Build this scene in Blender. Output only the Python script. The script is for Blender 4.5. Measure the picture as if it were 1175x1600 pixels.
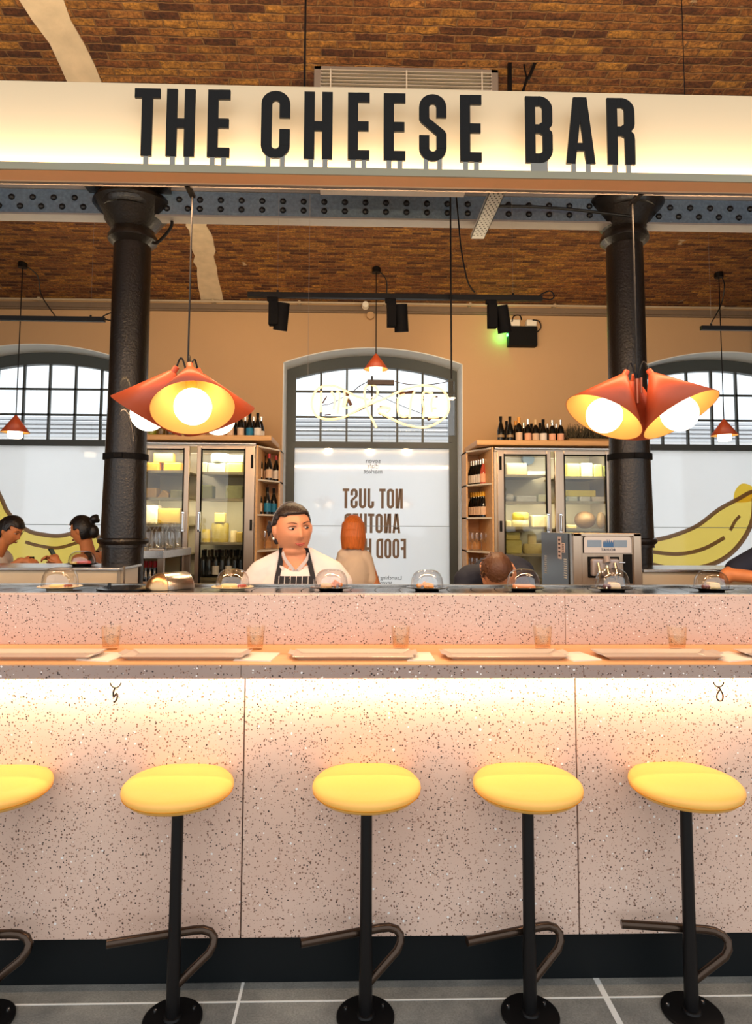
import bpy, bmesh, math, random
from mathutils import Vector, Matrix
from mathutils.bvhtree import BVHTree
random.seed(7)
PI = math.pi
for _o in list(bpy.data.objects):
    bpy.data.objects.remove(_o)
S = bpy.context.scene
COL = S.collection

# ------------------------------------------------------------------ camera, world, exposure
F, CX, CY = 1027.7, 578.6, 742.3
YAW, PITCH, ROLL = -0.02470, 0.07386, 0.00474
EYE = Vector((0, 0, 1.56))
_r = Vector((math.cos(YAW), math.sin(YAW), 0))
FW = Vector((-math.sin(YAW) * math.cos(PITCH), math.cos(YAW) * math.cos(PITCH), math.sin(PITCH)))
_u = _r.cross(FW)
RT = math.cos(ROLL) * _r + math.sin(ROLL) * _u
UP = -math.sin(ROLL) * _r + math.cos(ROLL) * _u
cd = bpy.data.cameras.new('camera')
cam = bpy.data.objects.new('camera', cd)
COL.objects.link(cam)
S.camera = cam
cd.sensor_fit = 'VERTICAL'; cd.sensor_height = 36; cd.sensor_width = 36 * 1175 / 1600
cd.lens = F / 1600 * 36
cd.shift_x = (587.5 - CX) / 1600
cd.shift_y = -(800 - CY) / 1600
cd.clip_start = 0.05
cam.matrix_world = Matrix(((RT.x, UP.x, -FW.x, EYE.x), (RT.y, UP.y, -FW.y, EYE.y), (RT.z, UP.z, -FW.z, EYE.z), (0, 0, 0, 1)))

def ray(px, py):
    return RT * ((px - CX) / F) + UP * ((CY - py) / F) + FW
def at(px, py, Y):            # point of the sight line of a pixel at the depth plane Y (metres)
    d = ray(px, py)
    return EYE + d * (Y / d.y)
def flat(px, py, Z):          # point of the sight line at the level Z
    d = ray(px, py)
    return EYE + d * ((Z - EYE.z) / d.z)

S.view_settings.view_transform = 'Standard'
S.view_settings.look = 'None'
S.view_settings.gamma = 1
S.view_settings.exposure = 0.0
w = bpy.data.worlds.new('daylight'); S.world = w; w.use_nodes = True
w.node_tree.nodes['Background'].inputs[0].default_value = (0.95, 0.98, 1.0, 1)
w.node_tree.nodes['Background'].inputs[1].default_value = 1.5

def lin(c):
    return tuple(((v / 255) / 12.92 if v / 255 <= 0.04045 else ((v / 255 + 0.055) / 1.055) ** 2.4) for v in c)

def area(name, loc, direction, sx, sy, power, col, roll=None):
    l = bpy.data.lights.new(name, 'AREA'); l.shape = 'RECTANGLE'; l.size = sx; l.size_y = sy
    l.energy = power; l.color = col
    o = bpy.data.objects.new(name, l); COL.objects.link(o)
    d = Vector(direction).normalized()
    x = Vector((1, 0, 0)); z = -d; y = z.cross(x).normalized(); x = y.cross(z)
    M = Matrix((x, y, z)).transposed().to_4x4(); M.translation = Vector(loc)
    o.matrix_world = M
    return o
def point(name, loc, power, col, r=0.05):
    l = bpy.data.lights.new(name, 'POINT'); l.energy = power; l.color = col; l.shadow_soft_size = r
    o = bpy.data.objects.new(name, l); COL.objects.link(o); o.location = loc
    return o
def spot(name, loc, tgt, power, col, ang=60, r=0.04, blend=0.6):
    l = bpy.data.lights.new(name, 'SPOT'); l.energy = power; l.color = col; l.shadow_soft_size = r
    l.spot_size = math.radians(ang); l.spot_blend = blend
    o = bpy.data.objects.new(name, l); COL.objects.link(o); o.location = loc
    o.rotation_euler = (Vector(tgt) - Vector(loc)).to_track_quat('-Z', 'Y').to_euler()
    return o

WARM = (1.0, 0.72, 0.42)
# under-counter strip washing the terrazzo front
area('counter_strip_light', (0, 2.262, 1.026), (0, 0.75, -0.8), 5.2, 0.02, 17.5, (1.0, 0.74, 0.47))
# strip in the sign trough washing the sign panel
area('sign_strip_light', (0, 2.315, at(587, 266, 2.28).z), (0, 0.35, 1), 6.0, 0.03, 19, (1.0, 0.78, 0.50))
# added unseen strip below the sign trough, to warm ledge and splash
area('sign_down_light', (0, 2.372, at(587, 274, 2.28).z - .004), (0, 0.42, -1), 5.0, 0.03, 95, (1.0, 0.60, 0.32))
# added unseen strips without fixtures, to brighten the brick vaults
area('vault_uplight', (0, 2.40, 3.13), (0, -0.12, 1), 6.0, 0.05, 115, (1.0, .78, .50))
area('vault_uplight', (0, 5.35, 3.2), (0, 0.45, 1), 7.0, 0.05, 80, (1.0, .78, .50))
# track spots toward the back bar
for sx_, tx_ in ((-0.50, -2.6), (0.30, 0.1), (0.98, 3.0)):
    spot('track_spot_light', (sx_, 4.56, 2.93), (tx_, 8, 2.7), 190, WARM, 85)
    spot('track_spot_light', (sx_, 4.42, 2.93), (sx_ * 1.1, 3.2, 1.2), 60, WARM, 70)

# ------------------------------------------------------------------ materials
MATS = {}
def new_mat(name):
    m = bpy.data.materials.new(name); m.use_nodes = True
    nt = m.node_tree; b = nt.nodes['Principled BSDF']
    return m, nt, b
def setin(b, k, v):
    if k in b.inputs: b.inputs[k].default_value = v
def mat(name, col, rough=0.5, metal=0.0, var=0.06, scale=30.0, bump=0.0, bscale=120.0, spec=0.5, coat=0.0, stretch=None):
    if name in MATS: return MATS[name]
    m, nt, b = new_mat(name); N = nt.nodes; L = nt.links
    c = lin(col)
    tc = N.new('ShaderNodeTexCoord'); mp = N.new('ShaderNodeMapping')
    if stretch: mp.inputs['Scale'].default_value = stretch
    L.new(tc.outputs['Object'], mp.inputs['Vector'])
    nz = N.new('ShaderNodeTexNoise'); nz.inputs['Scale'].default_value = scale; nz.inputs['Detail'].default_value = 3
    L.new(mp.outputs[0], nz.inputs['Vector'])
    mx = N.new('ShaderNodeMix'); mx.data_type = 'RGBA'
    mx.inputs[6].default_value = (*[v * (1 - var) for v in c], 1)
    mx.inputs[7].default_value = (*[min(1, v * (1 + var)) for v in c], 1)
    L.new(nz.outputs['Fac'], mx.inputs[0]); L.new(mx.outputs[2], b.inputs['Base Color'])
    b.inputs['Roughness'].default_value = rough; b.inputs['Metallic'].default_value = metal
    setin(b, 'Specular IOR Level', spec); setin(b, 'Coat Weight', coat)
    if bump:
        n2 = N.new('ShaderNodeTexNoise'); n2.inputs['Scale'].default_value = bscale; n2.inputs['Detail'].default_value = 4
        L.new(mp.outputs[0], n2.inputs['Vector'])
        bp = N.new('ShaderNodeBump'); bp.inputs['Strength'].default_value = bump; bp.inputs['Distance'].default_value = 0.005
        L.new(n2.outputs['Fac'], bp.inputs['Height']); L.new(bp.outputs[0], b.inputs['Normal'])
    MATS[name] = m
    return m
def emis(name, col, strength):
    if name in MATS: return MATS[name]
    m, nt, b = new_mat(name)
    b.inputs['Base Color'].default_value = (0.9, 0.9, 0.9, 1)
    b.inputs['Emission Color'].default_value = (*col, 1); b.inputs['Emission Strength'].default_value = strength
    MATS[name] = m; return m
def glass(name, col=(1, 1, 1), rough=0.0, alpha=0.12, ior=1.45):
    # thin clear glass: mostly transparent with a fresnel reflection
    if name in MATS: return MATS[name]
    m = bpy.data.materials.new(name); m.use_nodes = True
    nt = m.node_tree; N = nt.nodes; L = nt.links; N.clear()
    out = N.new('ShaderNodeOutputMaterial'); tr = N.new('ShaderNodeBsdfTransparent'); gl = N.new('ShaderNodeBsdfGlossy')
    tr.inputs[0].default_value = (*col, 1); gl.inputs['Roughness'].default_value = rough
    lw = N.new('ShaderNodeLayerWeight'); lw.inputs[0].default_value = 0.5
    pw = N.new('ShaderNodeMath'); pw.operation = 'POWER'; L.new(lw.outputs['Facing'], pw.inputs[0]); pw.inputs[1].default_value = 3.0
    ma = N.new('ShaderNodeMath'); ma.operation = 'MULTIPLY_ADD'; L.new(pw.outputs[0], ma.inputs[0]); ma.inputs[1].default_value = alpha * 1.6; ma.inputs[2].default_value = alpha * 0.3
    mx = N.new('ShaderNodeMixShader')
    L.new(ma.outputs[0], mx.inputs[0]); L.new(tr.outputs[0], mx.inputs[1]); L.new(gl.outputs[0], mx.inputs[2])
    L.new(mx.outputs[0], out.inputs[0])
    MATS[name] = m; return m

def terrazzo(name='terrazzo', ca=(206, 174, 156), cb=(216, 190, 174)):
    m, nt, b = new_mat(name); N = nt.nodes; L = nt.links
    tc = N.new('ShaderNodeTexCoord')
    ns = N.new('ShaderNodeTexNoise'); ns.inputs['Scale'].default_value = 25; L.new(tc.outputs['Object'], ns.inputs['Vector'])
    wv = N.new('ShaderNodeVectorMath'); wv.operation = 'MULTIPLY_ADD'
    wv.inputs[1].default_value = (0.012, 0.012, 0.012)
    L.new(ns.outputs['Color'], wv.inputs[0]); L.new(tc.outputs['Object'], wv.inputs[2])
    base = N.new('ShaderNodeTexNoise'); base.inputs['Scale'].default_value = 1.6; base.inputs['Detail'].default_value = 5
    L.new(tc.outputs['Object'], base.inputs['Vector'])
    rb = N.new('ShaderNodeValToRGB')
    rb.color_ramp.elements[0].position = 0.3; rb.color_ramp.elements[0].color = (*lin(ca), 1)
    rb.color_ramp.elements[1].position = 0.7; rb.color_ramp.elements[1].color = (*lin(cb), 1)
    L.new(base.outputs['Fac'], rb.inputs[0])
    cur = rb.outputs[0]
    for scale, thr, cut, colr, w_ in ((92, 0.34, 0.80, (238, 230, 224), 1), (112, 0.40, 0.72, (128, 96, 80), 1), (98, 0.36, 0.83, (56, 38, 32), 1), (200, 0.5, 0.66, (158, 122, 102), 1), (150, 0.42, 0.82, (72, 54, 48), 1), (60, 0.26, 0.93, (232, 230, 228), 1)):
        v = N.new('ShaderNodeTexVoronoi'); v.inputs['Scale'].default_value = scale; v.inputs['Randomness'].default_value = 1
        L.new(wv.outputs[0], v.inputs['Vector'])
        sep = N.new('ShaderNodeSeparateColor'); L.new(v.outputs['Color'], sep.inputs[0])
        g = N.new('ShaderNodeMath'); g.operation = 'GREATER_THAN'; L.new(sep.outputs[0], g.inputs[0]); g.inputs[1].default_value = cut
        th = N.new('ShaderNodeMath'); th.operation = 'MULTIPLY'; L.new(sep.outputs[1], th.inputs[0]); th.inputs[1].default_value = thr
        d = N.new('ShaderNodeMath'); d.operation = 'LESS_THAN'; L.new(v.outputs['Distance'], d.inputs[0]); L.new(th.outputs[0], d.inputs[1])
        a = N.new('ShaderNodeMath'); a.operation = 'MULTIPLY'; L.new(g.outputs[0], a.inputs[0]); L.new(d.outputs[0], a.inputs[1])
        mx = N.new('ShaderNodeMix'); mx.data_type = 'RGBA'; L.new(a.outputs[0], mx.inputs[0]); L.new(cur, mx.inputs[6])
        mx.inputs[7].default_value = (*lin(colr), 1); cur = mx.outputs[2]
    L.new(cur, b.inputs['Base Color']); b.inputs['Roughness'].default_value = 0.42
    MATS[name] = m; return m

def bricks():
    m, nt, b = new_mat('old_brick'); N = nt.nodes; L = nt.links
    uv = N.new('ShaderNodeUVMap'); uv.uv_map = 'UVMap'
    ns = N.new('ShaderNodeTexNoise'); ns.inputs['Scale'].default_value = 14; ns.inputs['Detail'].default_value = 6
    L.new(uv.outputs[0], ns.inputs['Vector'])
    wv = N.new('ShaderNodeVectorMath'); wv.operation = 'MULTIPLY_ADD'; wv.inputs[1].default_value = (0.04, 0.026, 0.0)
    L.new(ns.outputs['Color'], wv.inputs[0]); L.new(uv.outputs[0], wv.inputs[2])
    bt = N.new('ShaderNodeTexBrick')
    L.new(wv.outputs[0], bt.inputs['Vector'])
    bt.inputs['Scale'].default_value = 1.0; bt.inputs['Brick Width'].default_value = 0.20; bt.inputs['Row Height'].default_value = 0.054
    bt.inputs['Mortar Size'].default_value = 0.008; bt.inputs['Mortar Smooth'].default_value = 1.0; bt.inputs['Bias'].default_value = 0.0
    bt.inputs['Color1'].default_value = (0, 0, 0, 1); bt.inputs['Color2'].default_value = (1, 1, 1, 1); bt.inputs['Mortar'].default_value = (0.5, 0.5, 0.5, 1)
    # patchy large variation mixed with the per-brick value
    n1 = N.new('ShaderNodeTexNoise'); n1.inputs['Scale'].default_value = 2.3; n1.inputs['Detail'].default_value = 6; n1.inputs['Roughness'].default_value = 0.7
    mp = N.new('ShaderNodeMapping'); mp.inputs['Scale'].default_value = (1, 2.2, 1); L.new(uv.outputs[0], mp.inputs[0]); L.new(mp.outputs[0], n1.inputs['Vector'])
    sc = N.new('ShaderNodeSeparateColor'); L.new(bt.outputs['Color'], sc.inputs[0])
    a = N.new('ShaderNodeMath'); a.operation = 'MULTIPLY_ADD'; L.new(sc.outputs[0], a.inputs[0]); a.inputs[1].default_value = 0.62
    n3 = N.new('ShaderNodeMath'); n3.operation = 'MULTIPLY'; L.new(n1.outputs['Fac'], n3.inputs[0]); n3.inputs[1].default_value = 0.42
    L.new(n3.outputs[0], a.inputs[2])
    cr = N.new('ShaderNodeValToRGB'); e = cr.color_ramp.elements
    e[0].position = 0.08; e[0].color = (*lin((66, 34, 14)), 1)
    e[1].position = 0.95; e[1].color = (*lin((214, 160, 70)), 1)
    for p, c in ((0.26, (98, 56, 28)), (0.42, (144, 92, 44)), (0.56, (182, 130, 58)), (0.66, (118, 68, 36)), (0.8, (172, 118, 60))):
        q = e.new(p); q.color = (*lin(c), 1)
    L.new(a.outputs[0], cr.inputs[0])
    # grit
    n2 = N.new('ShaderNodeTexNoise'); n2.inputs['Scale'].default_value = 46; n2.inputs['Detail'].default_value = 6; n2.inputs['Roughness'].default_value = 0.75
    L.new(uv.outputs[0], n2.inputs['Vector'])
    gr = N.new('ShaderNodeValToRGB'); gr.color_ramp.elements[0].position = 0.36; gr.color_ramp.elements[0].color = (0.22, 0.18, 0.16, 1)
    gr.color_ramp.elements[1].position = 0.66; gr.color_ramp.elements[1].color = (1.5, 1.42, 1.25, 1)
    L.new(n2.outputs['Fac'], gr.inputs[0])
    mg = N.new('ShaderNodeMix'); mg.data_type = 'RGBA'; mg.blend_type = 'MULTIPLY'; mg.inputs[0].default_value = 0.85
    L.new(cr.outputs[0], mg.inputs[6]); L.new(gr.outputs[0], mg.inputs[7])
    n5 = N.new('ShaderNodeTexNoise'); n5.inputs['Scale'].default_value = 13; n5.inputs['Detail'].default_value = 5; n5.inputs['Roughness'].default_value = 0.7; L.new(mp.outputs[0], n5.inputs['Vector'])
    r5 = N.new('ShaderNodeValToRGB'); r5.color_ramp.elements[0].position = 0.38; r5.color_ramp.elements[0].color = (0.45, 0.38, 0.34, 1); r5.color_ramp.elements[1].position = 0.62; r5.color_ramp.elements[1].color = (1.35, 1.3, 1.15, 1)
    L.new(n5.outputs['Fac'], r5.inputs[0])
    mg2 = N.new('ShaderNodeMix'); mg2.data_type = 'RGBA'; mg2.blend_type = 'MULTIPLY'; mg2.inputs[0].default_value = 0.8; L.new(mg.outputs[2], mg2.inputs[6]); L.new(r5.outputs[0], mg2.inputs[7]); mg = mg2
    mm = N.new('ShaderNodeMix'); mm.data_type = 'RGBA'; L.new(bt.outputs['Fac'], mm.inputs[0]); L.new(mg.outputs[2], mm.inputs[6])
    mm.inputs[7].default_value = (*lin((138, 98, 58)), 1)
    # pale plaster splashes
    n4 = N.new('ShaderNodeTexNoise'); n4.inputs['Scale'].default_value = 3.4; n4.inputs['Detail'].default_value = 7; L.new(uv.outputs[0], n4.inputs['Vector'])
    r4 = N.new('ShaderNodeValToRGB'); r4.color_ramp.elements[0].position = 0.70; r4.color_ramp.elements[1].position = 0.74
    L.new(n4.outputs['Fac'], r4.inputs[0])
    mp2 = N.new('ShaderNodeMix'); mp2.data_type = 'RGBA'; L.new(r4.outputs[0], mp2.inputs[0]); L.new(mm.outputs[2], mp2.inputs[6])
    mp2.inputs[7].default_value = (*lin((205, 180, 140)), 1)
    L.new(mp2.outputs[2], b.inputs['Base Color']); b.inputs['Roughness'].default_value = 0.9
    h = N.new('ShaderNodeMath'); h.operation = 'MULTIPLY_ADD'; L.new(bt.outputs['Fac'], h.inputs[0]); h.inputs[1].default_value = -0.8; L.new(n2.outputs['Fac'], h.inputs[2])
    bp = N.new('ShaderNodeBump'); bp.inputs['Strength'].default_value = 0.9; bp.inputs['Distance'].default_value = 0.02
    L.new(h.outputs[0], bp.inputs['Height']); L.new(bp.outputs[0], b.inputs['Normal'])
    MATS['old_brick'] = m; return m

def floor_mat():
    m, nt, b = new_mat('floor_tile'); N = nt.nodes; L = nt.links
    tc = N.new('ShaderNodeTexCoord')
    n1 = N.new('ShaderNodeTexNoise'); n1.inputs['Scale'].default_value = 3; n1.inputs['Detail'].default_value = 8; n1.inputs['Roughness'].default_value = 0.65
    L.new(tc.outputs['Object'], n1.inputs['Vector'])
    r = N.new('ShaderNodeValToRGB'); r.color_ramp.elements[0].position = 0.3; r.color_ramp.elements[0].color = (*lin((92, 92, 90)), 1)
    r.color_ramp.elements[1].position = 0.72; r.color_ramp.elements[1].color = (*lin((158, 155, 146)), 1)
    L.new(n1.outputs['Fac'], r.inputs[0])
    n2 = N.new('ShaderNodeTexNoise'); n2.inputs['Scale'].default_value = 160; L.new(tc.outputs['Object'], n2.inputs['Vector'])
    mx = N.new('ShaderNodeMix'); mx.data_type = 'RGBA'; mx.blend_type = 'OVERLAY'; mx.inputs[0].default_value = 0.5
    L.new(r.outputs[0], mx.inputs[6]); L.new(n2.outputs['Fac'], mx.inputs[7]); L.new(mx.outputs[2], b.inputs['Base Color'])
    b.inputs['Roughness'].default_value = 0.36
    MATS['floor_tile'] = m; return m

def wood(name, c1, c2, scale=6, rough=0.45, axis=(1, 12, 12)):
    if name in MATS: return MATS[name]
    m, nt, b = new_mat(name); N = nt.nodes; L = nt.links
    tc = N.new('ShaderNodeTexCoord'); mp = N.new('ShaderNodeMapping'); mp.inputs['Scale'].default_value = axis
    L.new(tc.outputs['Object'], mp.inputs[0])
    n = N.new('ShaderNodeTexNoise'); n.inputs['Scale'].default_value = scale; n.inputs['Detail'].default_value = 6; L.new(mp.outputs[0], n.inputs['Vector'])
    r = N.new('ShaderNodeValToRGB'); r.color_ramp.elements[0].position = 0.3; r.color_ramp.elements[0].color = (*lin(c1), 1)
    r.color_ramp.elements[1].position = 0.7; r.color_ramp.elements[1].color = (*lin(c2), 1)
    L.new(n.outputs['Fac'], r.inputs[0]); L.new(r.outputs[0], b.inputs['Base Color']); b.inputs['Roughness'].default_value = rough
    MATS[name] = m; return m

def brushed(name, col, rough=0.28, axis=(120, 120, 2)):
    if name in MATS: return MATS[name]
    m = mat(name, col, rough, 1.0, var=0.12, scale=2, bump=0.12, bscale=6, stretch=axis)
    return m

def translucent(name, col, spec=0.08):
    if name in MATS: return MATS[name]
    m = bpy.data.materials.new(name); m.use_nodes = True
    nt = m.node_tree; N = nt.nodes; L = nt.links; N.clear()
    out = N.new('ShaderNodeOutputMaterial'); t = N.new('ShaderNodeBsdfTranslucent'); d = N.new('ShaderNodeBsdfDiffuse'); g = N.new('ShaderNodeBsdfGlossy')
    tc = N.new('ShaderNodeTexCoord'); nz = N.new('ShaderNodeTexNoise'); nz.inputs['Scale'].default_value = 2; L.new(tc.outputs['Object'], nz.inputs[0])
    mxc = N.new('ShaderNodeMix'); mxc.data_type = 'RGBA'; c = lin(col)
    mxc.inputs[6].default_value = (*[v * 0.97 for v in c], 1); mxc.inputs[7].default_value = (*c, 1); L.new(nz.outputs['Fac'], mxc.inputs[0])
    L.new(mxc.outputs[2], t.inputs[0]); L.new(mxc.outputs[2], d.inputs[0])
    m1 = N.new('ShaderNodeMixShader'); m1.inputs[0].default_value = 0.15; L.new(t.outputs[0], m1.inputs[1]); L.new(d.outputs[0], m1.inputs[2])
    g.inputs['Roughness'].default_value = 0.05
    m2 = N.new('ShaderNodeMixShader'); m2.inputs[0].default_value = spec; L.new(m1.outputs[0], m2.inputs[1]); L.new(g.outputs[0], m2.inputs[2])
    L.new(m2.outputs[0], out.inputs[0]); MATS[name] = m; return m

TERR = terrazzo(); TERR_SHADED = terrazzo('shaded_terrazzo', (158, 134, 122), (170, 148, 136)); BRICK = bricks(); FLOORM = floor_mat()  # second terrazzo is the same stone darkened, fascia shade put into its colour
M_plaster = mat('beige_plaster', (192, 154, 112), 0.85, var=0.05, scale=1.5, bump=0.1, bscale=40)
M_band = mat('pale_plaster_band', (206, 184, 152), 0.9, var=0.25, scale=9, bump=0.6, bscale=30)
M_reveal = mat('white_reveal_paint', (225, 226, 222), 0.7, var=0.02)
M_frame = mat('window_frame_paint', (62, 66, 64), 0.45, var=0.05)
M_blackiron = mat('black_cast_iron', (24, 19, 15), 0.38, var=0.3, scale=20, bump=0.7, bscale=60, spec=0.5, coat=0.1)
M_beam = mat('glossy_beam_paint', (92, 112, 130), 0.25, var=0.45, scale=40, bump=0.8, bscale=55, spec=0.8, coat=0.8)  # blue-grey colour stands in for daylight reflected by the dark iron
M_flange = mat('grey_flange_paint', (138, 130, 124), 0.4, var=0.12, scale=12)
M_black = mat('black_powder_coat', (9, 8, 9), 0.42, var=0.1, spec=.3)
M_blackmat = mat('matt_black', (12, 11, 11), 0.75, var=0.08, spec=.2)
M_bronze = mat('dark_bronze_tube', (70, 56, 46), 0.22, 0.75, var=0.08)
M_signpanel = mat('cream_sign_panel', (240, 216, 178), 0.55, var=0.015, scale=2)
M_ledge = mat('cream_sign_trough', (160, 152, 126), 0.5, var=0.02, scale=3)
M_letter = mat('black_letter', (20, 18, 16), 0.85, var=0.1, scale=60)
M_stilt = mat('grey_letter_stilt', (150, 146, 136), 0.5)
M_yellow = mat('yellow_leather', (246, 188, 92), 0.42, var=0.03, scale=90, bump=0.08, bscale=400)
M_shade = mat('orange_red_enamel', (206, 88, 48), 0.4, var=0.04)
M_shadein = mat('yellow_enamel', (244, 186, 96), 0.45, var=0.02)
M_globe = emis('lit_opal_globe', (1.0, 0.84, 0.62), 5.5)
M_steel = brushed('brushed_steel', (186, 164, 142))
M_steelx = brushed('brushed_steel_flat', (200, 194, 186), 0.22, (2, 120, 120))
M_chrome = mat('polished_chrome', (225, 225, 225), 0.08, 1.0, var=0.02)
M_belt = mat('dark_belt_plate', (30, 34, 38), 0.2, 0.3, var=0.15)
M_birch = wood('birch_ply', (214, 158, 98), (232, 180, 118), 5)
M_counterwood = wood('warm_counter_top', (222, 160, 108), (236, 176, 122), 8)
M_birchwhite = mat('pale_edge_laminate', (235, 222, 200), 0.5)
M_greyband = mat('dark_teal_kickboard', (6, 12, 15), 0.5, var=0.1, spec=.25)
M_grout = mat('pale_grout', (225, 224, 218), 0.8, var=0.04)
M_film = translucent('frosted_film', (250, 252, 253))
M_banana = translucent('banana_yellow_film', (255, 229, 118), 0.03)
M_bananaline = translucent('banana_outline_film', (190, 168, 148), 0.02)
M_textfilm = mat('brown_vinyl_letter', (146, 124, 104), 0.7)
M_pane = glass('window_pane', (0.97, 0.99, 1.0), 0, 0.08)
M_fglass = glass('fridge_door_glass', (0.93, 0.94, 0.92), 0.0, 0.16)
M_dome = glass('clear_dome_glass', (0.98, 0.98, 0.98), 0.03, 0.5)
M_tumbler = glass('tumbler_glass', (1, 0.97, 0.92), 0.02, 0.22)
M_winegl = glass('wine_glass', (0.97, 0.97, 0.97), 0.02, 0.35)
M_acryl = glass('clear_acrylic', (0.88, 0.9, 0.92), 0.0, 0.25)

# ------------------------------------------------------------------ mesh helpers
def wloc(o):
    v = Vector((0, 0, 0))
    while o is not None:
        v += o.location; o = o.parent
    return v
class MB:
    def __init__(self): self.bm = bmesh.new(); self.mi = 0
    def v(self, *c): return self.bm.verts.new(c)
    def face(self, vs):
        try:
            f = self.bm.faces.new(vs); f.material_index = self.mi; return f
        except ValueError: return None
    def hexa(self, p):                     # 8 points: bottom loop, top loop
        vs = [self.bm.verts.new(q) for q in p]
        for q in ((3, 2, 1, 0), (4, 5, 6, 7), (0, 1, 5, 4), (1, 2, 6, 5), (2, 3, 7, 6), (3, 0, 4, 7)):
            self.face([vs[i] for i in q])
        return self
    def box(self, x0, x1, y0, y1, z0, z1, rz=0, c=None):
        p = [(x0, y0, z0), (x1, y0, z0), (x1, y1, z0), (x0, y1, z0), (x0, y0, z1), (x1, y0, z1), (x1, y1, z1), (x0, y1, z1)]
        if rz:
            cx, cy = c if c else ((x0 + x1) / 2, (y0 + y1) / 2)
            co, si = math.cos(rz), math.sin(rz)
            p = [(cx + (x - cx) * co - (y - cy) * si, cy + (x - cx) * si + (y - cy) * co, z) for x, y, z in p]
        return self.hexa(p)
    def bar(self, a, b, w_, h_, up=(0, 0, 1)):      # rectangular bar between two points
        a = Vector(a); b = Vector(b); d = (b - a).normalized(); u = Vector(up)
        if abs(d.dot(u)) > 0.99: u = Vector((0, 1, 0))
        s = d.cross(u).normalized(); u = s.cross(d)
        q = []
        for e in (a, b):
            for i, j in ((-1, -1), (1, -1), (1, 1), (-1, 1)): q.append(e + s * (i * w_ / 2) + u * (j * h_ / 2))
        return self.hexa(q)
    def loft(self, rings, cap=True, close=True):
        L = [[self.bm.verts.new(p) for p in r] for r in rings]
        n = len(L[0])
        for a, b in zip(L, L[1:]):
            for i in range(n if close else n - 1):
                j = (i + 1) % n
                self.face([a[i], a[j], b[j], b[i]])
        if cap:
            if len(L[0]) > 2: self.face(L[0][::-1]); self.face(L[-1])
        return self
    def cyl(self, a, b, r0, r1=None, n=16, cap=True):
        a = Vector(a); b = Vector(b); r1 = r0 if r1 is None else r1
        d = (b - a).normalized(); u = Vector((0, 0, 1)) if abs(d.z) < 0.9 else Vector((1, 0, 0))
        s = d.cross(u).normalized(); u = s.cross(d)
        rings = [[p + (s * math.cos(2 * PI * i / n) + u * math.sin(2 * PI * i / n)) * r for i in range(n)] for p, r in ((a, r0), (b, r1))]
        return self.loft(rings, cap)
    def lathe(self, prof, c=(0, 0, 0), n=32, M=None, cap=True):   # prof: (r, z)
        c = Vector(c); rings = []
        for r, z in prof:
            r = max(r, 1e-4)
            ring = [Vector((r * math.cos(2 * PI * i / n), r * math.sin(2 * PI * i / n), z)) for i in range(n)]
            if M is not None: ring = [M @ p for p in ring]
            rings.append([p + c for p in ring])
        return self.loft(rings, cap)
    def tube(self, pts, r, n=8, cap=True):
        pts = [Vector(p) for p in pts]; rings = []
        t0 = (pts[1] - pts[0]).normalized()
        u = Vector((0, 0, 1)) if abs(t0.z) < 0.9 else Vector((1, 0, 0))
        s = t0.cross(u).normalized()
        for i, p in enumerate(pts):
            t = (pts[min(i + 1, len(pts) - 1)] - pts[max(i - 1, 0)]).normalized()
            s = (s - t * s.dot(t)).normalized(); u = t.cross(s)
            rr = r[i] if isinstance(r, (list, tuple)) else r
            rings.append([p + (s * math.cos(2 * PI * k / n) + u * math.sin(2 * PI * k / n)) * rr for k in range(n)])
        return self.loft(rings, cap)
    def ell(self, c, r, M=None, nu=20, nv=12):
        c = Vector(c); rings = []
        for j in range(1, nv):
            a = PI * j / nv - PI / 2; ring = []
            for i in range(nu):
                t = 2 * PI * i / nu
                p = Vector((math.cos(a) * math.cos(t) * r[0], math.cos(a) * math.sin(t) * r[1], math.sin(a) * r[2]))
                if M is not None: p = M @ p
                ring.append(p + c)
            rings.append(ring)
        return self.loft(rings, True)
    def prism(self, pts, f, d):            # outline pts (x, y) mapped by f(x, y, t) with t in 0..d
        n = len(pts)
        a = [self.bm.verts.new(f(x, y, 0)) for x, y in pts]; b = [self.bm.verts.new(f(x, y, d)) for x, y in pts]
        self.face(a[::-1]); self.face(b)
        for i in range(n):
            j = (i + 1) % n; self.face([a[i], a[j], b[j], b[i]])
        return self
    def build(self, name, mats, parent=None, smooth=False, bevel=0.0, seg=2, flip=True, angle=35):
        if flip: bmesh.ops.recalc_face_normals(self.bm, faces=self.bm.faces)
        if bevel > 0:
            es = [e for e in self.bm.edges if len(e.link_faces) == 2 and e.calc_face_angle(0) > math.radians(40)]
            bmesh.ops.bevel(self.bm, geom=es, offset=bevel, segments=seg, profile=0.5, affect='EDGES')
        if parent is not None:
            o = wloc(parent)
            for q in self.bm.verts: q.co -= o
        if smooth:
            for f in self.bm.faces: f.smooth = True
            for e in self.bm.edges:
                if len(e.link_faces) == 2 and e.calc_face_angle(0) > math.radians(angle): e.smooth = False
        me = bpy.data.meshes.new(name); self.bm.to_mesh(me); self.bm.free()
        for m in (mats if isinstance(mats, (list, tuple)) else [mats]): me.materials.append(m)
        ob = bpy.data.objects.new(name, me); COL.objects.link(ob)
        if parent is not None: ob.parent = parent
        return ob
def arc(cx, cy, rx, ry, a0, a1, n=10):
    return [(cx + rx * math.cos(math.radians(a0 + (a1 - a0) * i / n)), cy + ry * math.sin(math.radians(a0 + (a1 - a0) * i / n))) for i in range(n + 1)]
def tag(o, label, cat, group=None, kind=None):
    o['label'] = label; o['category'] = cat
    if group: o['group'] = group
    if kind: o['kind'] = kind
    return o
def struct(o, label=None, cat=None):
    o['kind'] = 'structure'
    if label: o['label'] = label
    if cat: o['category'] = cat
    return o
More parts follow.
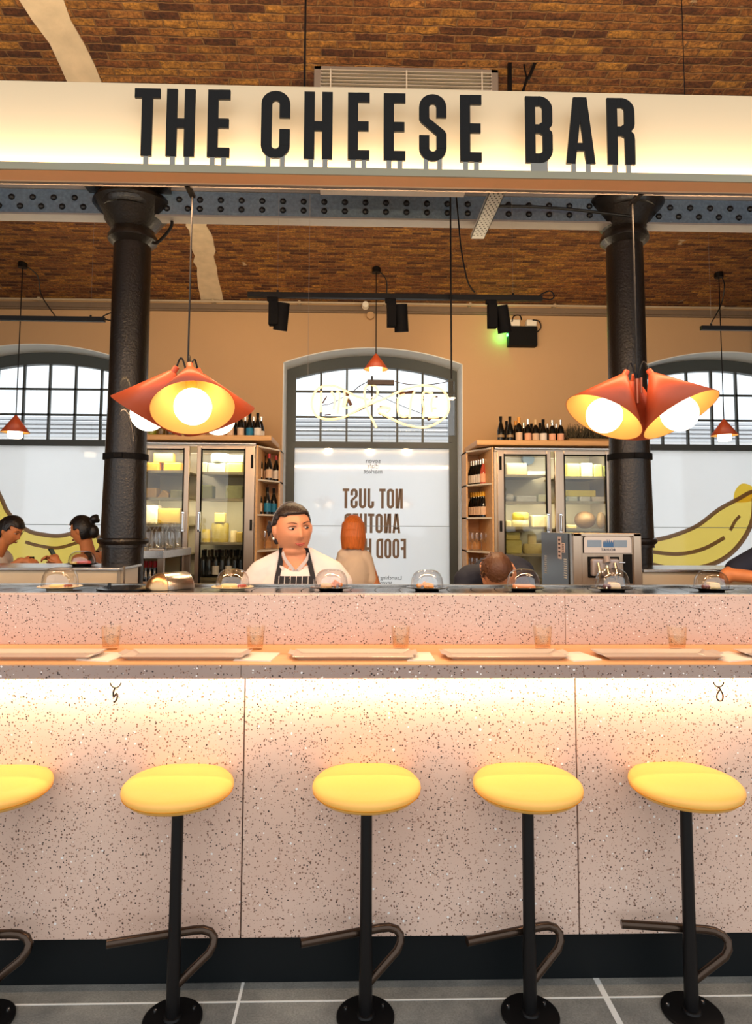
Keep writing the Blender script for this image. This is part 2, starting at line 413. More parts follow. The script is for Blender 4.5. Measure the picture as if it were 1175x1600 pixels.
def thing(name, label, cat, loc=(0, 0, 0), rz=0, group=None):
    o = bpy.data.objects.new(name, None); COL.objects.link(o); o.location = loc; o.rotation_euler = (0, 0, rz)
    o.empty_display_size = 0.1
    return tag(o, label, cat, group)
def copy_tree(o, parent=None):
    c = o.copy(); COL.objects.link(c)
    if parent is not None: c.parent = parent
    for ch in list(o.children): copy_tree(ch, c)
    return c
ORD = ['first', 'second', 'third', 'fourth', 'fifth', 'sixth', 'seventh', 'eighth', 'ninth', 'tenth', 'eleventh', 'twelfth', 'thirteenth', 'fourteenth', 'fifteenth', 'sixteenth']

# ------------------------------------------------------------------ glyphs (condensed bold capitals, height 1)
def ring_sector(cx, cy, rx, ry, ix, iy, a0, a1, n=10):
    return arc(cx, cy, rx, ry, a0, a1, n) + arc(cx, cy, ix, iy, a1, a0, n)
def rect(x0, y0, x1, y1): return [(x0, y0), (x1, y0), (x1, y1), (x0, y1)]
SV, SH, RY = 0.155, 0.14, 0.19
def glyph(ch):
    W = {'T': .37, 'H': .42, 'E': .33, 'C': .42, 'S': .42, 'B': .42, 'A': .46, 'R': .42, 'N': .43, 'O': .42, 'J': .38, 'U': .42, 'F': .33, 'D': .42, 'L': .33, ' ': .22}[ch]
    a, ix, iy = W / 2, W / 2 - SV, RY - SH
    P = []
    top = ring_sector(a, 1 - RY, a, RY, ix, iy, 0, 180, 16); bot = ring_sector(a, RY, a, RY, ix, iy, 180, 360, 16)
    if ch == 'T': P = [rect(0, 1 - SH, W, 1), rect(a - SV / 2, 0, a + SV / 2, 1 - SH)]
    elif ch == 'H': P = [rect(0, 0, SV, 1), rect(W - SV, 0, W, 1), rect(SV, .42, W - SV, .56)]
    elif ch == 'E': P = [rect(0, 0, SV, 1), rect(SV, 0, W, SH), rect(SV, 1 - SH, W, 1), rect(SV, .43, W - .015, .57)]
    elif ch == 'F': P = [rect(0, 0, SV, 1), rect(SV, 1 - SH, W, 1), rect(SV, .43, W - .015, .57)]
    elif ch == 'L': P = [rect(0, 0, SV, 1), rect(SV, 0, W, SH)]
    elif ch == 'C': P = [top, bot, rect(0, RY, SV, 1 - RY), rect(W - SV, .60, W, 1 - RY), rect(W - SV, RY, W, .43)]
    elif ch == 'O': P = [top, bot, rect(0, RY, SV, 1 - RY), rect(W - SV, RY, W, 1 - RY)]
    elif ch == 'U': P = [bot, rect(0, RY, SV, 1), rect(W - SV, RY, W, 1)]
    elif ch == 'J': P = [bot, rect(W - SV, RY, W, 1), rect(0, RY, SV, .36)]
    elif ch == 'S': P = [top, bot, rect(W - SV, .65, W, 1 - RY), rect(0, .68, SV, 1 - RY), rect(0, RY, SV, .38), rect(W - SV, RY, W, .35),
                         [(0, .70), (0, .62), (.03, .57), (W - SV, .38), (W - SV, .30), (W, .30), (W, .40), (W - .03, .45), (SV, .63), (SV, .70)]]
    elif ch == 'N': P = [rect(0, 0, SV, 1), rect(W - SV, 0, W, 1), [(SV - .06, 1), (W - SV - .06, 0), (W - SV + .06, 0), (SV + .06, 1)]]
    elif ch == 'A': P = [[(0, 0), (.145, 0), (.275, 1), (.125, 1)], [(W - .145, 0), (W, 0), (W - .125, 1), (W - .275, 1)], rect(.11, .19, W - .11, .31)]
    elif ch == 'D': P = [rect(0, 0, SV, 1), rect(SV, 1 - SH, a, 1), rect(SV, 0, a, SH), ring_sector(a, 1 - RY, a, RY, ix, iy, 0, 90), ring_sector(a, RY, a, RY, ix, iy, 270, 360), rect(W - SV, RY, W, 1 - RY)]
    elif ch == 'B':
        q = .12
        P = [rect(0, 0, SV, 1), rect(SV, 1 - SH, a, 1), rect(SV, 0, a, SH), rect(SV, .445, a + .02, .575), ring_sector(a, 1 - RY, a, RY, ix, iy, 0, 90), ring_sector(a, RY, a, RY, ix, iy, 270, 360),
             rect(W - SV, .60, W, 1 - RY), rect(W - SV, RY, W, .42), [(W - SV, .61), (W, .61), (W - .01, .56), (W - .045, .525), (W - .045, .495), (W - .01, .46), (W, .41), (W - SV, .41), (a, .445), (a, .575)]]
    elif ch == 'R':
        P = [rect(0, 0, SV, 1), rect(SV, 1 - SH, a, 1), rect(SV, .43, a + .02, .57), ring_sector(a, 1 - RY, a, RY, ix, iy, 0, 90),
             rect(W - SV, .60, W, 1 - RY), [(W - SV, .61), (W, .61), (W - .01, .55), (W - .05, .51), (W - .05, .49), (W - .01, .45), (W, .37), (W, 0), (W - SV, 0), (W - SV, .40), (a, .43), (a, .57)]]
    return W, P

# ------------------------------------------------------------------ floor, ceiling vaults, walls
XL, XR = -7.0, 7.2
m = MB(); m.box(XL - 1, XR + 1, -3.5, 9.0, -0.06, 0); fl = m.build('floor', FLOORM); struct(fl)
m = MB()
gx1 = flat(389, 1498, 0).x; gx2 = flat(911, 1491, 0).x; tw = gx2 - gx1; gy = flat(587, 1563, 0).y
for k in range(-4, 6):
    x = gx1 + k * tw; hw = 0.010 if k == 1 else 0.005
    m.box(x - hw, x + hw, -3.5, 2.42, 0, 0.0012)
for k in range(-8, 1):
    m.box(XL - 1, XR + 1, gy + k * 0.6 - 0.003, gy + k * 0.6 + 0.003, 0, 0.0014)
struct(m.build('trim_1', M_grout, fl))

BY = 4.78                                   # front face of the iron beam
bz0 = at(587, 345, BY).z; bz1 = at(587, 302, BY).z
WY = 8.0                                    # wall face
wz1 = at(587, 478, WY).z
def vault(name, ya, za, yb, zb, rise, th=0.12):
    m = MB(); uvl = m.bm.loops.layers.uv.new('UVMap'); n = 28; s = 0; prev = None
    pts = []
    for i in range(n + 1):
        t = i / n; y = ya + (yb - ya) * t; z = za + (zb - za) * t + rise * 4 * t * (1 - t)
        if prev: s += math.hypot(y - prev[0], z - prev[1])
        prev = (y, z); pts.append((y, z, s))
    nx = 24
    grid = [[m.bm.verts.new((XL - 1 + (XR - XL + 2) * i / nx, y, z)) for i in range(nx + 1)] for y, z, s in pts]
    for j in range(n):
        for i in range(nx):
            f = m.face([grid[j][i], grid[j][i + 1], grid[j + 1][i + 1], grid[j + 1][i]])
            for lp in f.loops:
                jj = j if lp.vert in grid[j] else j + 1
                lp[uvl].uv = (lp.vert.co.x, pts[jj][2])
    bm = m.bm
    r = bmesh.ops.extrude_face_region(bm, geom=list(bm.faces))
    for e in r['geom']:
        if isinstance(e, bmesh.types.BMVert): e.co.z += th
    o = m.build(name, BRICK, smooth=True)
    return o, pts
ce, VF = vault('ceiling', 0.7, 3.96, BY + 0.02, bz1 + 0.03, 0.50); struct(ce)
cb, VB = vault('ceiling', BY + 0.09, bz1 + 0.03, WY + 0.05, wz1, 0.38); struct(cb)
def vz(pts, y):
    for a, b in zip(pts, pts[1:]):
        if a[0] <= y <= b[0]: return a[1] + (b[1] - a[1]) * (y - a[0]) / (b[0] - a[0])
    return pts[-1][1]
# pale plaster band crossing both vaults
def band(x0a, x1a, x0b, x1b, pts, y0, y1):
    m = MB(); q = [p for p in pts if y0 <= p[0] <= y1]; rng = random.Random(3)
    n = len(q); top = []; rings = []
    for i, (y, z, s) in enumerate(q):
        t = i / (n - 1); a = x0a + (x0b - x0a) * t + rng.uniform(-.02, .02); b = x1a + (x1b - x1a) * t + rng.uniform(-.02, .02)
        rings.append([(a, y, z - 0.008), (b, y, z - 0.008), (b, y, z + 0.01), (a, y, z + 0.01)])
    return m.loft(rings).build('plaster_band', M_band)
c1 = at(36, 0, 3.45).x; c2 = at(95, 0, 3.45).x; c3 = at(92, 128, 3.95).x; c4 = at(158, 128, 3.95).x
b1 = band(c1 - .05, c2 - .05, c3 + .03, c4 + .02, VF, 3.0, 4.7); b1.parent = ce; b1['label'] = 'pale plaster band across the front brick vault'
c1 = at(265, 350, 5.3).x; c2 = at(298, 350, 5.3).x; c3 = at(303, 465, 7.7).x; c4 = at(338, 465, 7.7).x
b2 = band(c1 + .02, c2 + .02, c3, c4, VB, 5.0, 8.05); b2.parent = cb; b2['label'] = 'pale plaster band across the rear brick vault'

# back wall with three arched window openings
GW = 8.36                                   # plane of the window frames
zsill = 0.55
def wx(px, py=620, Y=WY): return at(px, py, Y).x
wl, wr = wx(441.8), wx(722.8)
zspr = at(445, 566, WY).z; zcrn = at(587, 543, WY).z
sh_l = at(156, 640, GW).x - at(660.7, 640, GW).x
sh_r = at(1034.7, 600, GW).x - at(501, 600, GW).x
WIN = [(wl + sh_l, wr + sh_l), (wl, wr), (wl + sh_r, wr + sh_r)]
def arcz(x, x0, x1, zs, zc):
    c = (x0 + x1) / 2; h = (x1 - x0) / 2; s = zc - zs; R_ = (h * h + s * s) / (2 * s)
    return zc - R_ + math.sqrt(max(R_ * R_ - (x - c) ** 2, 0))
m = MB(); xs = [XL - 1] + [v for w_ in WIN for v in w_] + [XR + 1]
WT = wz1 + 0.2; Y2 = WY + 0.75
for i in range(0, len(xs), 2): m.box(xs[i], xs[i + 1], WY, Y2, 0, WT)
for x0, x1 in WIN:
    m.box(x0, x1, WY, Y2, 0, zsill); n = 32
    for i in range(n):
        a = x0 + (x1 - x0) * i / n; b = x0 + (x1 - x0) * (i + 1) / n
        za, zb = arcz(a, x0, x1, zspr, zcrn), arcz(b, x0, x1, zspr, zcrn)
        m.hexa([(a, WY, za), (b, WY, zb), (b, Y2, zb), (a, Y2, za), (a, WY, WT), (b, WY, WT), (b, Y2, WT), (a, Y2, WT)])
struct(m.build('wall_back', M_plaster))
# white painted reveals
for k, (x0, x1) in enumerate(WIN):
    m = MB(); T = 0.012; n = 32
    m.box(x0, x0 + T, WY - .004, Y2, zsill, zspr); m.box(x1 - T, x1, WY - .004, Y2, zsill, zspr); m.box(x0, x1, WY - .01, Y2, zsill, zsill + .03)
    for i in range(n):
        a = x0 + (x1 - x0) * i / n; b = x0 + (x1 - x0) * (i + 1) / n
        za, zb = arcz(a, x0, x1, zspr, zcrn), arcz(b, x0, x1, zspr, zcrn)
        m.hexa([(a, WY - .004, za - T), (b, WY - .004, zb - T), (b, Y2, zb - T), (a, Y2, za - T), (a, WY - .004, za), (b, WY - .004, zb), (b, Y2, zb), (a, Y2, za)])
    struct(m.build('trim_%d' % (k + 2), M_reveal))
m = MB(); m.box(XL - 1.1, XL - .95, 0.7, 9, 0, 5); struct(m.build('wall_left', M_plaster))
m = MB(); m.box(XR + .95, XR + 1.1, 0.7, 9, 0, 5); struct(m.build('wall_right', M_plaster))
# cornice and conduit along the wall head
m = MB()
zc0, zc1 = at(587, 488, WY).z, at(587, 479, WY - .1).z
m.box(XL - 1, XR + 1, WY - .06, WY + .01, zc0, zc1 + .02); m.box(XL - 1, XR + 1, WY - .035, WY + .01, zc0 - .02, zc0)
struct(m.build('trim_5', mat('grey_cornice', (120, 100, 80), 0.7, var=0.15, scale=8)))
m = MB(); zp = at(587, 474, WY - .1).z; m.cyl((XL - 1, WY - .1, zp), (XR + 1, WY - .1, zp), 0.014, n=10)
for k in range(14): m.box(XL + k * 1.05, XL + k * 1.05 + .03, WY - .12, WY + .02, zp - .02, zp + .02)
tag(m.build('wall_conduit', mat('pale_conduit', (176, 156, 128), 0.4), smooth=True), 'thin pale conduit pipe running along the top of the back wall', 'pipe')

# ------------------------------------------------------------------ windows
fz_s = at(446, 577, GW).z; fz_c = at(587, 555.9, GW).z
pz_c = at(587, 574, GW).z; pz_s = at(461, 591, GW).z
grid_v = [at(x, 640, GW).x for x in (501, 541.7, 581.2, 621, 660.7)]
pxl, pxr = at(461, 640, GW).x, at(702, 640, GW).x
tz1, tz0 = at(587, 690.7, GW).z, at(587, 700, GW).z
gh = [at(587, 612, GW).z, at(587, 651.7, GW).z]
def framepiece(m, xa, xb, y0, y1, f0, f1, n=28):
    for i in range(n):
        a = xa + (xb - xa) * i / n; b = xa + (xb - xa) * (i + 1) / n
        m.hexa([(a, y0, f0(a)), (b, y0, f0(b)), (b, y1, f0(b)), (a, y1, f0(a)), (a, y0, f1(a)), (b, y0, f1(b)), (b, y1, f1(b)), (a, y1, f1(a))])
films = []
SH3 = [sh_l, 0, sh_r]
for k, (x0, x1) in enumerate(WIN):
    sx = SH3[k]
    wn = bpy.data.objects.new('window_%d' % (k + 1), None); COL.objects.link(wn); wn.location = (x0 + 1.1, GW, zsill); struct(wn)
    m = MB(); a, b = pxl + sx, pxr + sx
    fo = lambda x: arcz(x, x0, x1, zspr, zcrn) - .005
    fi = lambda x: arcz(x, a, b, pz_s, pz_c)
    m.box(x0 + .01, a, GW, GW + .09, zsill + .03, pz_s); m.box(b, x1 - .01, GW, GW + .09, zsill + .03, pz_s)
    framepiece(m, a, b, GW, GW + .09, fi, fo)
    framepiece(m, x0 + .01, a, GW, GW + .09, lambda x: pz_s, fo, 3); framepiece(m, b, x1 - .01, GW, GW + .09, lambda x: pz_s, fo, 3)
    m.box(a, b, GW, GW + .09, zsill + .03, zsill + .12)
    m.box(a - .03, a + .012, GW - .02, GW + .02, tz1, pz_s + .02)                 # casement bead
    m.box(b - .012, b + .03, GW - .02, GW + .02, tz1, pz_s + .02)
    m.build('window_frame', M_frame, wn)
    m = MB(); m.box(a, b, GW - .01, GW + .08, tz0, tz1); m.build('transom', M_frame, wn)
    m = MB()
    for gv in grid_v: m.box(gv + sx - .013, gv + sx + .013, GW + .02, GW + .06, tz1, arcz(gv + sx, a, b, pz_s, pz_c) + .01)
    for z in gh: m.box(a, b, GW + .02, GW + .06, z - .012, z + .012)
    m.build('glazing_bar', M_frame, wn)
    m = MB(); n = 24
    for i in range(n):
        p = a + (b - a) * i / n; q = a + (b - a) * (i + 1) / n
        m.hexa([(p, GW + .038, tz1), (q, GW + .038, tz1), (q, GW + .042, tz1), (p, GW + .042, tz1), (p, GW + .038, fi(p)), (q, GW + .038, fi(q)), (q, GW + .042, fi(q)), (p, GW + .042, fi(p))])
    m.build('window_pane', M_pane, wn)
    m = MB(); m.box(a, b, GW + .03, GW + .036, zsill + .12, tz0); fm = m.build('frosted_film', M_film, wn)
    films.append((fm, a, b, wn))
    m = MB(); zl = at(587, 822, GW).z; m.box(a, b, GW + .026, GW + .0295, zl - .004, zl + .004)
    m.build('film_seam', mat('film_seam_line', (150, 158, 160), 0.6), fm)

# mirrored lettering on the middle film
def vinyl(name, ch_list, parent, Y, z0, h, xr, mtl, wscale=1.0, gap=.075):
    # text is read from outside: starts at the right and runs to the left
    m = MB(); x = xr
    for ch in ch_list:
        W_, P = glyph(ch)
        for poly in P:
            m.prism(poly, lambda u, v_, t, x=x: (x - u * h * wscale, Y - t, z0 + v_ * h), 0.0015)
        x -= (W_ + (gap if ch != ' ' else 0)) * h * wscale
    return m.build(name, mtl, parent)
fm = films[1][0]; FY = GW + .029
def ztxt(py, px=590): return at(px, py, FY).z
for txt, yb, yt, xr_ in (('NOT JUST', 794.5, 763.5, 629.5), ('ANOTHER', 833, 802.5, 625.5), ('FOOD HALL', 872.5, 841.5, 634.5)):
    z0, z1 = ztxt(yb), ztxt(yt); ws = 0.88
    if txt == 'FOOD HALL': ws = 0.84
    vinyl('vinyl_lettering', txt, fm, FY, z0, z1 - z0, at(xr_, 800, FY).x, M_textfilm, ws, 0.07)
def smalltext(name, body, parent, x, Y, z, size, mtl, mirror=True, depth=.001, align='CENTER'):
    cu = bpy.data.curves.new(name, 'FONT'); cu.body = body; cu.size = size; cu.align_x = align; cu.extrude = depth; cu.space_line = 0.8
    t = bpy.data.objects.new(name, cu); COL.objects.link(t)
    dg = bpy.context.evaluated_depsgraph_get(); dg.update()
    me = bpy.data.meshes.new_from_object(t.evaluated_get(dg)); bpy.data.objects.remove(t)
    s = -1 if mirror else 1; o = wloc(parent)
    for v in me.vertices:
        c = v.co.copy(); v.co = Vector((x + s * c.x, Y - c.z, z + c.y)) - o
    if mirror: me.flip_normals()
    me.materials.clear(); me.materials.append(mtl)
    ob = bpy.data.objects.new(name, me); COL.objects.link(ob); ob.parent = parent
    return ob
M_inksmall = mat('dark_small_print', (70, 74, 78), 0.7)
smalltext('vinyl_lettering', 'seven\ndials\nmarket', fm, at(583, 720, FY).x, FY - .001, ztxt(723.5), 0.085, M_inksmall)
smalltext('vinyl_lettering', 'Launching bumper summer', fm, at(628, 905, FY).x, FY - .001, ztxt(905.5), 0.068, M_inksmall, True, .001, 'LEFT')
smalltext('vinyl_lettering', 'sevendialsmarket', fm, at(613, 912, FY).x, FY - .001, ztxt(913), 0.068, M_inksmall, True, .001, 'LEFT')

# banana drawings on the side films
def ribbon(pts, wd, f, m, t0=0.0015):
    # flat stroke of given half widths
    L_, R_ = [], []
    for i, p in enumerate(pts):
        a = pts[max(i - 1, 0)]; b = pts[min(i + 1, len(pts) - 1)]
        dx, dy = b[0] - a[0], b[1] - a[1]; l = math.hypot(dx, dy) or 1; h = wd[i] if isinstance(wd, list) else wd
        L_.append((p[0] - dy / l * h, p[1] + dx / l * h)); R_.append((p[0] + dy / l * h, p[1] - dx / l * h))
    for i in range(len(pts) - 1):
        q = [L_[i], L_[i + 1], R_[i + 1], R_[i]]
        m.prism(q, f, t0)
def cr(pts, n=6):            # Catmull-Rom through points
    out = []
    for i in range(len(pts) - 1):
        p0 = Vector(pts[max(i - 1, 0)]); p1 = Vector(pts[i]); p2 = Vector(pts[i + 1]); p3 = Vector(pts[min(i + 2, len(pts) - 1)])
        for k in range(n):
            t = k / n
            out.append(0.5 * ((2 * p1) + (p2 - p0) * t + (2 * p0 - 5 * p1 + 4 * p2 - p3) * t * t + (3 * p1 - p0 - 3 * p2 + p3) * t ** 3))
    out.append(Vector(pts[-1])); return [tuple(v) for v in out]
def pts_at(L_, Y): return [(at(x, y, Y).x, at(x, y, Y).z) for x, y in L_]
def fdecal(y): return lambda u, v_, t: (u, y - t, v_)
fr = films[2][0]
out_top = cr(pts_at([(1018, 845), (1050, 838), (1090, 822), (1125, 796), (1158, 778), (1172, 770), (1180, 768)], GW))
out_bot = cr(pts_at([(1180, 778), (1178, 810), (1165, 840), (1140, 868), (1105, 885), (1060, 890), (1018, 882)], GW))
m = MB(); m.face([m.v(x, FY - .002, z) for x, z in out_top + out_bot]); m.build('banana_drawing', M_banana, fr)
m = MB(); blob_pts = cr(pts_at([(1148, 785), (1150, 768), (1160, 756), (1172, 757), (1180, 764), (1180, 780), (1165, 785), (1148, 785)], GW)); m.face([m.v(x, FY - .001, z) for x, z in blob_pts[:-1]])
m.build('banana_drawing', translucent('banana_orange_film', (250, 214, 80), 0.03), fr)
m = MB()
ribbon(out_top, .026, fdecal(FY - .003), m); ribbon(out_bot, .03, fdecal(FY - .003), m)
ribbon(cr(pts_at([(1018, 862), (1060, 866), (1100, 858), (1134, 840)], GW)), .024, fdecal(FY - .003), m)
ribbon(cr(pts_at([(1143, 829), (1150, 815), (1158, 806)], GW)), .02, fdecal(FY - .003), m)
m.build('banana_outline', M_bananaline, fr)
fl_ = films[0][0]
ot = cr(pts_at([(-60, 700), (-20, 740), (0, 778), (12, 802), (40, 828), (70, 836), (95, 837), (125, 830), (148, 828)], GW))
ob_ = cr(pts_at([(158, 845), (152, 862), (120, 890), (60, 905), (0, 905), (-60, 880)], GW))
m = MB(); m.face([m.v(x, FY - .002, z) for x, z in ot + ob_]); m.build('banana_drawing', M_banana, fl_)
m = MB(); ribbon(ot, .026, fdecal(FY - .003), m); ribbon(ob_, .026, fdecal(FY - .003), m)
ribbon(cr(pts_at([(38, 847), (60, 853), (90, 856), (125, 846)], GW)), .02, fdecal(FY - .003), m)
ribbon(pts_at([(146, 829), (158, 848)], GW), .03, fdecal(FY - .003), m)
m.build('banana_outline', M_bananaline, fl_)

# the street outside
m = MB(); m.box(-14, 14, 9.0, 17, -0.2, -0.02); struct(m.build('ground', mat('pale_paving', (228, 228, 224), 0.8)))
M_fac = mat('pale_render_facade', (246, 246, 246), 0.85, var=0.05, scale=0.6)
fc = thing('street_building', 'pale building across the street behind the arched windows', 'building', (0, 16, 0))
zf = at(587, 668, 15.9).z
m = MB(); m.box(-14, 14, 16.0, 17, 0, zf + .1); m.build('facade', M_fac, fc)
m = MB(); zf = at(587, 668, 15.9).z
for k in range(5): m.box(-14, 14, 15.9 - .02 * k, 16, zf - .28 + k * .1, zf - .22 + k * .1)
m.build('cornice', mat('grey_cornice_stone', (214, 216, 220), 0.8), fc)

# ------------------------------------------------------------------ iron beam and columns
bm_ = thing('iron_beam', 'glossy dark riveted iron beam spanning the room between the brick vaults', 'beam', (0, BY + .1, bz0))
m = MB(); m.box(XL - 1, XR + 1, BY, BY + .06, bz0 + .012, bz1)
m.build('beam_web', M_beam, bm_)
m = MB(); m.box(XL - 1, XR + 1, BY - .02, BY + .10, bz0, bz0 + .014); m.box(XL - 1, XR + 1, BY - .015, BY + .1, bz1 - .012, bz1 + .05)
m.build('beam_flange', [M_flange], bm_)
m = MB(); pitch_ = 33.2 / F * BY
zr1, zr2 = at(587, 317, BY).z, at(587, 331, BY).z
x0 = at(614 - 33.2 * 30, 317, BY).x
for k in range(76):
    x = x0 + k * pitch_
    off = 0 if at(300, 320, BY).x < x < at(930, 320, BY).x else pitch_ * .42
    for z, o_ in ((zr1, 0), (zr2, off)):
        xx = x + o_
        m.lathe([(.024, 0), (.022, .008), (.014, .016), (.001, .019)], (xx, BY, z), n=10, M=Matrix.Rotation(PI / 2, 3, 'X'))
m.build('rivet', mat('black_rivet', (14, 14, 16), 0.4), bm_, smooth=True)

CYY = 4.86
def column(name, label, px_top, px_bot, side):
    Yc = CYY
    P0 = at(px_top, 420, Yc); P1 = at(px_bot, 840, Yc); X = (P0.x + P1.x) / 2
    def Z(py): return at(px_top, py, Yc).z
    root = thing(name, label, 'column', (X, Yc, 0), 0, None)
    s = Yc / F
    m = MB()
    m.lathe([(33.5 * s, Z(855)), (29.5 * s, Z(640)), (28.5 * s, Z(400)), (28 * s, Z(372))], (X, Yc, 0), 40)
    m.build('shaft', M_blackiron, root, smooth=True)
    m = MB()
    m.lathe([(30.5 * s, 0.0), (30.5 * s, Z(853)), (33 * s, Z(851)), (37 * s, Z(848)), (38 * s, Z(845)), (37 * s, Z(842)), (33 * s, Z(840))], (X, Yc, 0), 40)
    m.build('base_sleeve', M_blackiron, root, smooth=True)
    m = MB()
    m.lathe([(33.8 * s, Z(719)), (33.8 * s, Z(710))], (X, Yc, 0), 40); m.box(X - .03, X + .03, Yc - 35.6 * s, Yc - 33 * s, Z(718), Z(711))
    m.build('clamp_band', M_blackmat, root, smooth=True)
    m = MB()
    m.lathe([(28 * s, Z(386)), (31 * s, Z(384)), (34 * s, Z(381)), (37.5 * s, Z(378)), (38 * s, Z(373)), (36 * s, Z(369)), (35 * s, Z(367)), (34 * s, Z(363)), (32 * s, Z(362))], (X, Yc, 0), 40)
    m.build('neck_ring', M_blackiron, root, smooth=True)
    m = MB()
    m.lathe([(30 * s, Z(364)), (34 * s, Z(360)), (40 * s, Z(352)), (48 * s, Z(342)), (57 * s, Z(332)), (62 * s, Z(325)), (61 * s, Z(321)), (56 * s, Z(315)), (46 * s, Z(309)), (44 * s, Z(307))], (X, Yc, 0), 40)
    m.lathe([(40 * s, Z(338)), (43 * s, Z(334)), (44 * s, Z(329)), (42 * s, Z(325))], (X, Yc - .08, 0), 32)
    m.box(X - 34 * s, X + 34 * s, Yc - .2, Yc + .16, Z(316), Z(293)); m.box(X - 64 * s, X + 64 * s, Yc - .19, Yc + .16, Z(311), Z(299))
    m.build('capital', M_blackiron, root, smooth=True)
    pts = [(X + 60 * s * side, Yc - .02, Z(338)), (X + 62 * s * side, Yc - .02, Z(352)), (X + 54 * s * side, Yc - .03, Z(368)), (X + 42 * s * side, Yc - .06, Z(384)), (X + 36 * s * side, Yc - .08, Z(385))]
    if side > 0:
        m = MB(); m.tube(cr(pts), .012, 8); m.build('cable_loop', M_black, root, smooth=True)
    return root
column('cast_iron_column', 'black cast iron column with flared capital behind the left lamp cluster', 206, 193, 1)
column('cast_iron_column', 'black cast iron column with flared capital behind the right lamp cluster', 975, 988, -1)

# ------------------------------------------------------------------ the bar
YF, YS, YP, YK = 2.235, 2.60, 2.325, 2.37
zt = at(587, 1039, YF).z; zb = at(587, 1060, YF).z; zs1 = at(587, 929.5, YS).z; zpb = at(587, 1463.5, YP).z
print('bar z', zt, zb, zs1, zpb)
BX0, BX1 = -3.2, 3.4
bar = thing('bar_counter', 'long pink speckled terrazzo bar counter with lit front and wooden eating ledge', 'bar counter', ((BX0 + BX1) / 2, 2.6, 0))
seams = [at(383, 1060, YP).x - 1.27 * 1, at(383, 1060, YP).x, at(898.6, 1060, YP).x]
dx = seams[2] - seams[1]; cuts = [BX0, seams[1] - dx, seams[1], seams[2], seams[2] + dx, BX1]
for a, b in zip(cuts, cuts[1:]):
    m = MB(); m.box(a + .0022, b - .0022, YP, YP + .03, zpb, zb - .012); m.build('front_panel', TERR, bar, bevel=.0012, seg=1)
m = MB(); m.box(BX0, BX1, YP + .03, YP + .034, zpb, zb - .02); m.build('panel_backing', M_blackmat, bar)
m = MB(); m.box(BX0, BX1, YK, YK + .02, 0.001, zpb + .05); m.build('kickboard', M_greyband, bar)
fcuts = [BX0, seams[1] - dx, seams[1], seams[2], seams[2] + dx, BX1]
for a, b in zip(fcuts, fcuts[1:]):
    m = MB(); m.box(a + .0006, b - .0006, YF, YF + .02, zb, zt - .002); m.build('counter_fascia', TERR_SHADED, bar, bevel=.0015, seg=1)
m = MB(); m.box(BX0, BX1, YF + .001, YS + .01, zt - .002, zt + .002); m.box(BX0, BX1, YP + .034, YS + .01, zb - .0, zt - .004); m.box(BX0, BX1, YF + .05, YP + .04, zb + .006, zt - .004)
m.build('ledge_top', M_counterwood, bar)
sp = [BX0, at(883, 950, YS).x - 2.55, at(883, 950, YS).x, BX1]
for a, b in zip(sp, sp[1:]):
    m = MB(); m.box(a + .0008, b - .0008, YS, YS + .03, zt + .002, zs1); m.build('splash_panel', TERR, bar, bevel=.0015, seg=1)
m = MB(); m.box(BX0, BX1, YS + .03, YS + .06, 0.9, zs1 + .003); m.box(BX0, BX1, YS + .40, YS + .43, 0.9, zs1 + .003); m.build('conveyor_rail', M_steelx, bar)
m = MB(); m.box(BX0, BX1, YS + .06, YS + .40, zs1 - .04, zs1 - .012); m.build('conveyor_bed', mat('steel_bed', (150, 150, 148), 0.25, 0.9), bar)
m = MB(); zbelt = zs1 - .006
x = BX0 + .02
while x < BX1 - .1:
    a = arc(x, YS + .23, .055, .15, 90, 270, 8); b = arc(x + .1, YS + .23, .055, .15, 270, 90, 8)
    m.prism(a + b, lambda u, v_, t: (u, v_, zs1 - .012 + t), .006); x += .104
cb_ = m.build('belt_links', M_belt, bar)
cb_['kind'] = 'stuff'
m = MB(); m.box(BX0, BX1, YS + .43, YS + .46, 0, zs1 - .01); m.build('rear_panel', mat('pale_laminate', (215, 196, 168), 0.4), bar)

# conveyor wings at the back
def wing(name, label, xa, xb):
    Yw = 4.25; zt_ = at(100, 887, Yw).z
    r = thing(name, label, 'counter', ((xa + xb) / 2, Yw + .25, 0))
    m = MB(); m.box(xa, xb, Yw, Yw + .45, zt_ - .02, zt_); m.build('counter_top', M_steelx, r, bevel=.004)
    m = MB(); m.box(xa, xb - .02, Yw + .02, Yw + .43, 0, zt_ - .02); m.build('counter_body', mat('warm_steel_panel', (222, 200, 166), 0.35, 0.35, var=0.1, scale=3), r)
    m = MB(); m.box(xa, xb, Yw - .01, Yw + .02, zt_ - .135, zt_ - .12); m.box(xa, xb, Yw - .03, Yw + .02, zt_ - .19, zt_ - .18); m.build('edge_rail', M_blackmat, r)
    return r, zt_
wl_, zw = wing('rear_counter', 'steel topped rear counter in front of the left banana window', -5.5, at(186, 900, 4.25).x)
wing('rear_counter', 'steel topped rear counter beside the soft serve machine', at(1006, 900, 4.25).x, 5.5)
ex = at(186, 900, 4.25).x
m = MB()
m.hexa([(ex + .004, 4.26, 1.0), (ex + .16, 3.86, 1.0), (ex + .165, 3.88, 1.0), (ex + .01, 4.28, 1.0), (ex + .004, 4.26, at(186, 888, 4.25).z), (ex + .16, 3.86, at(222, 885, 3.86).z), (ex + .165, 3.88, at(222, 885, 3.86).z), (ex + .01, 4.28, at(186, 888, 4.25).z)])
tag(m.build('steel_end_panel', M_steelx), 'bright steel end panel angled off the left rear counter', 'panel')

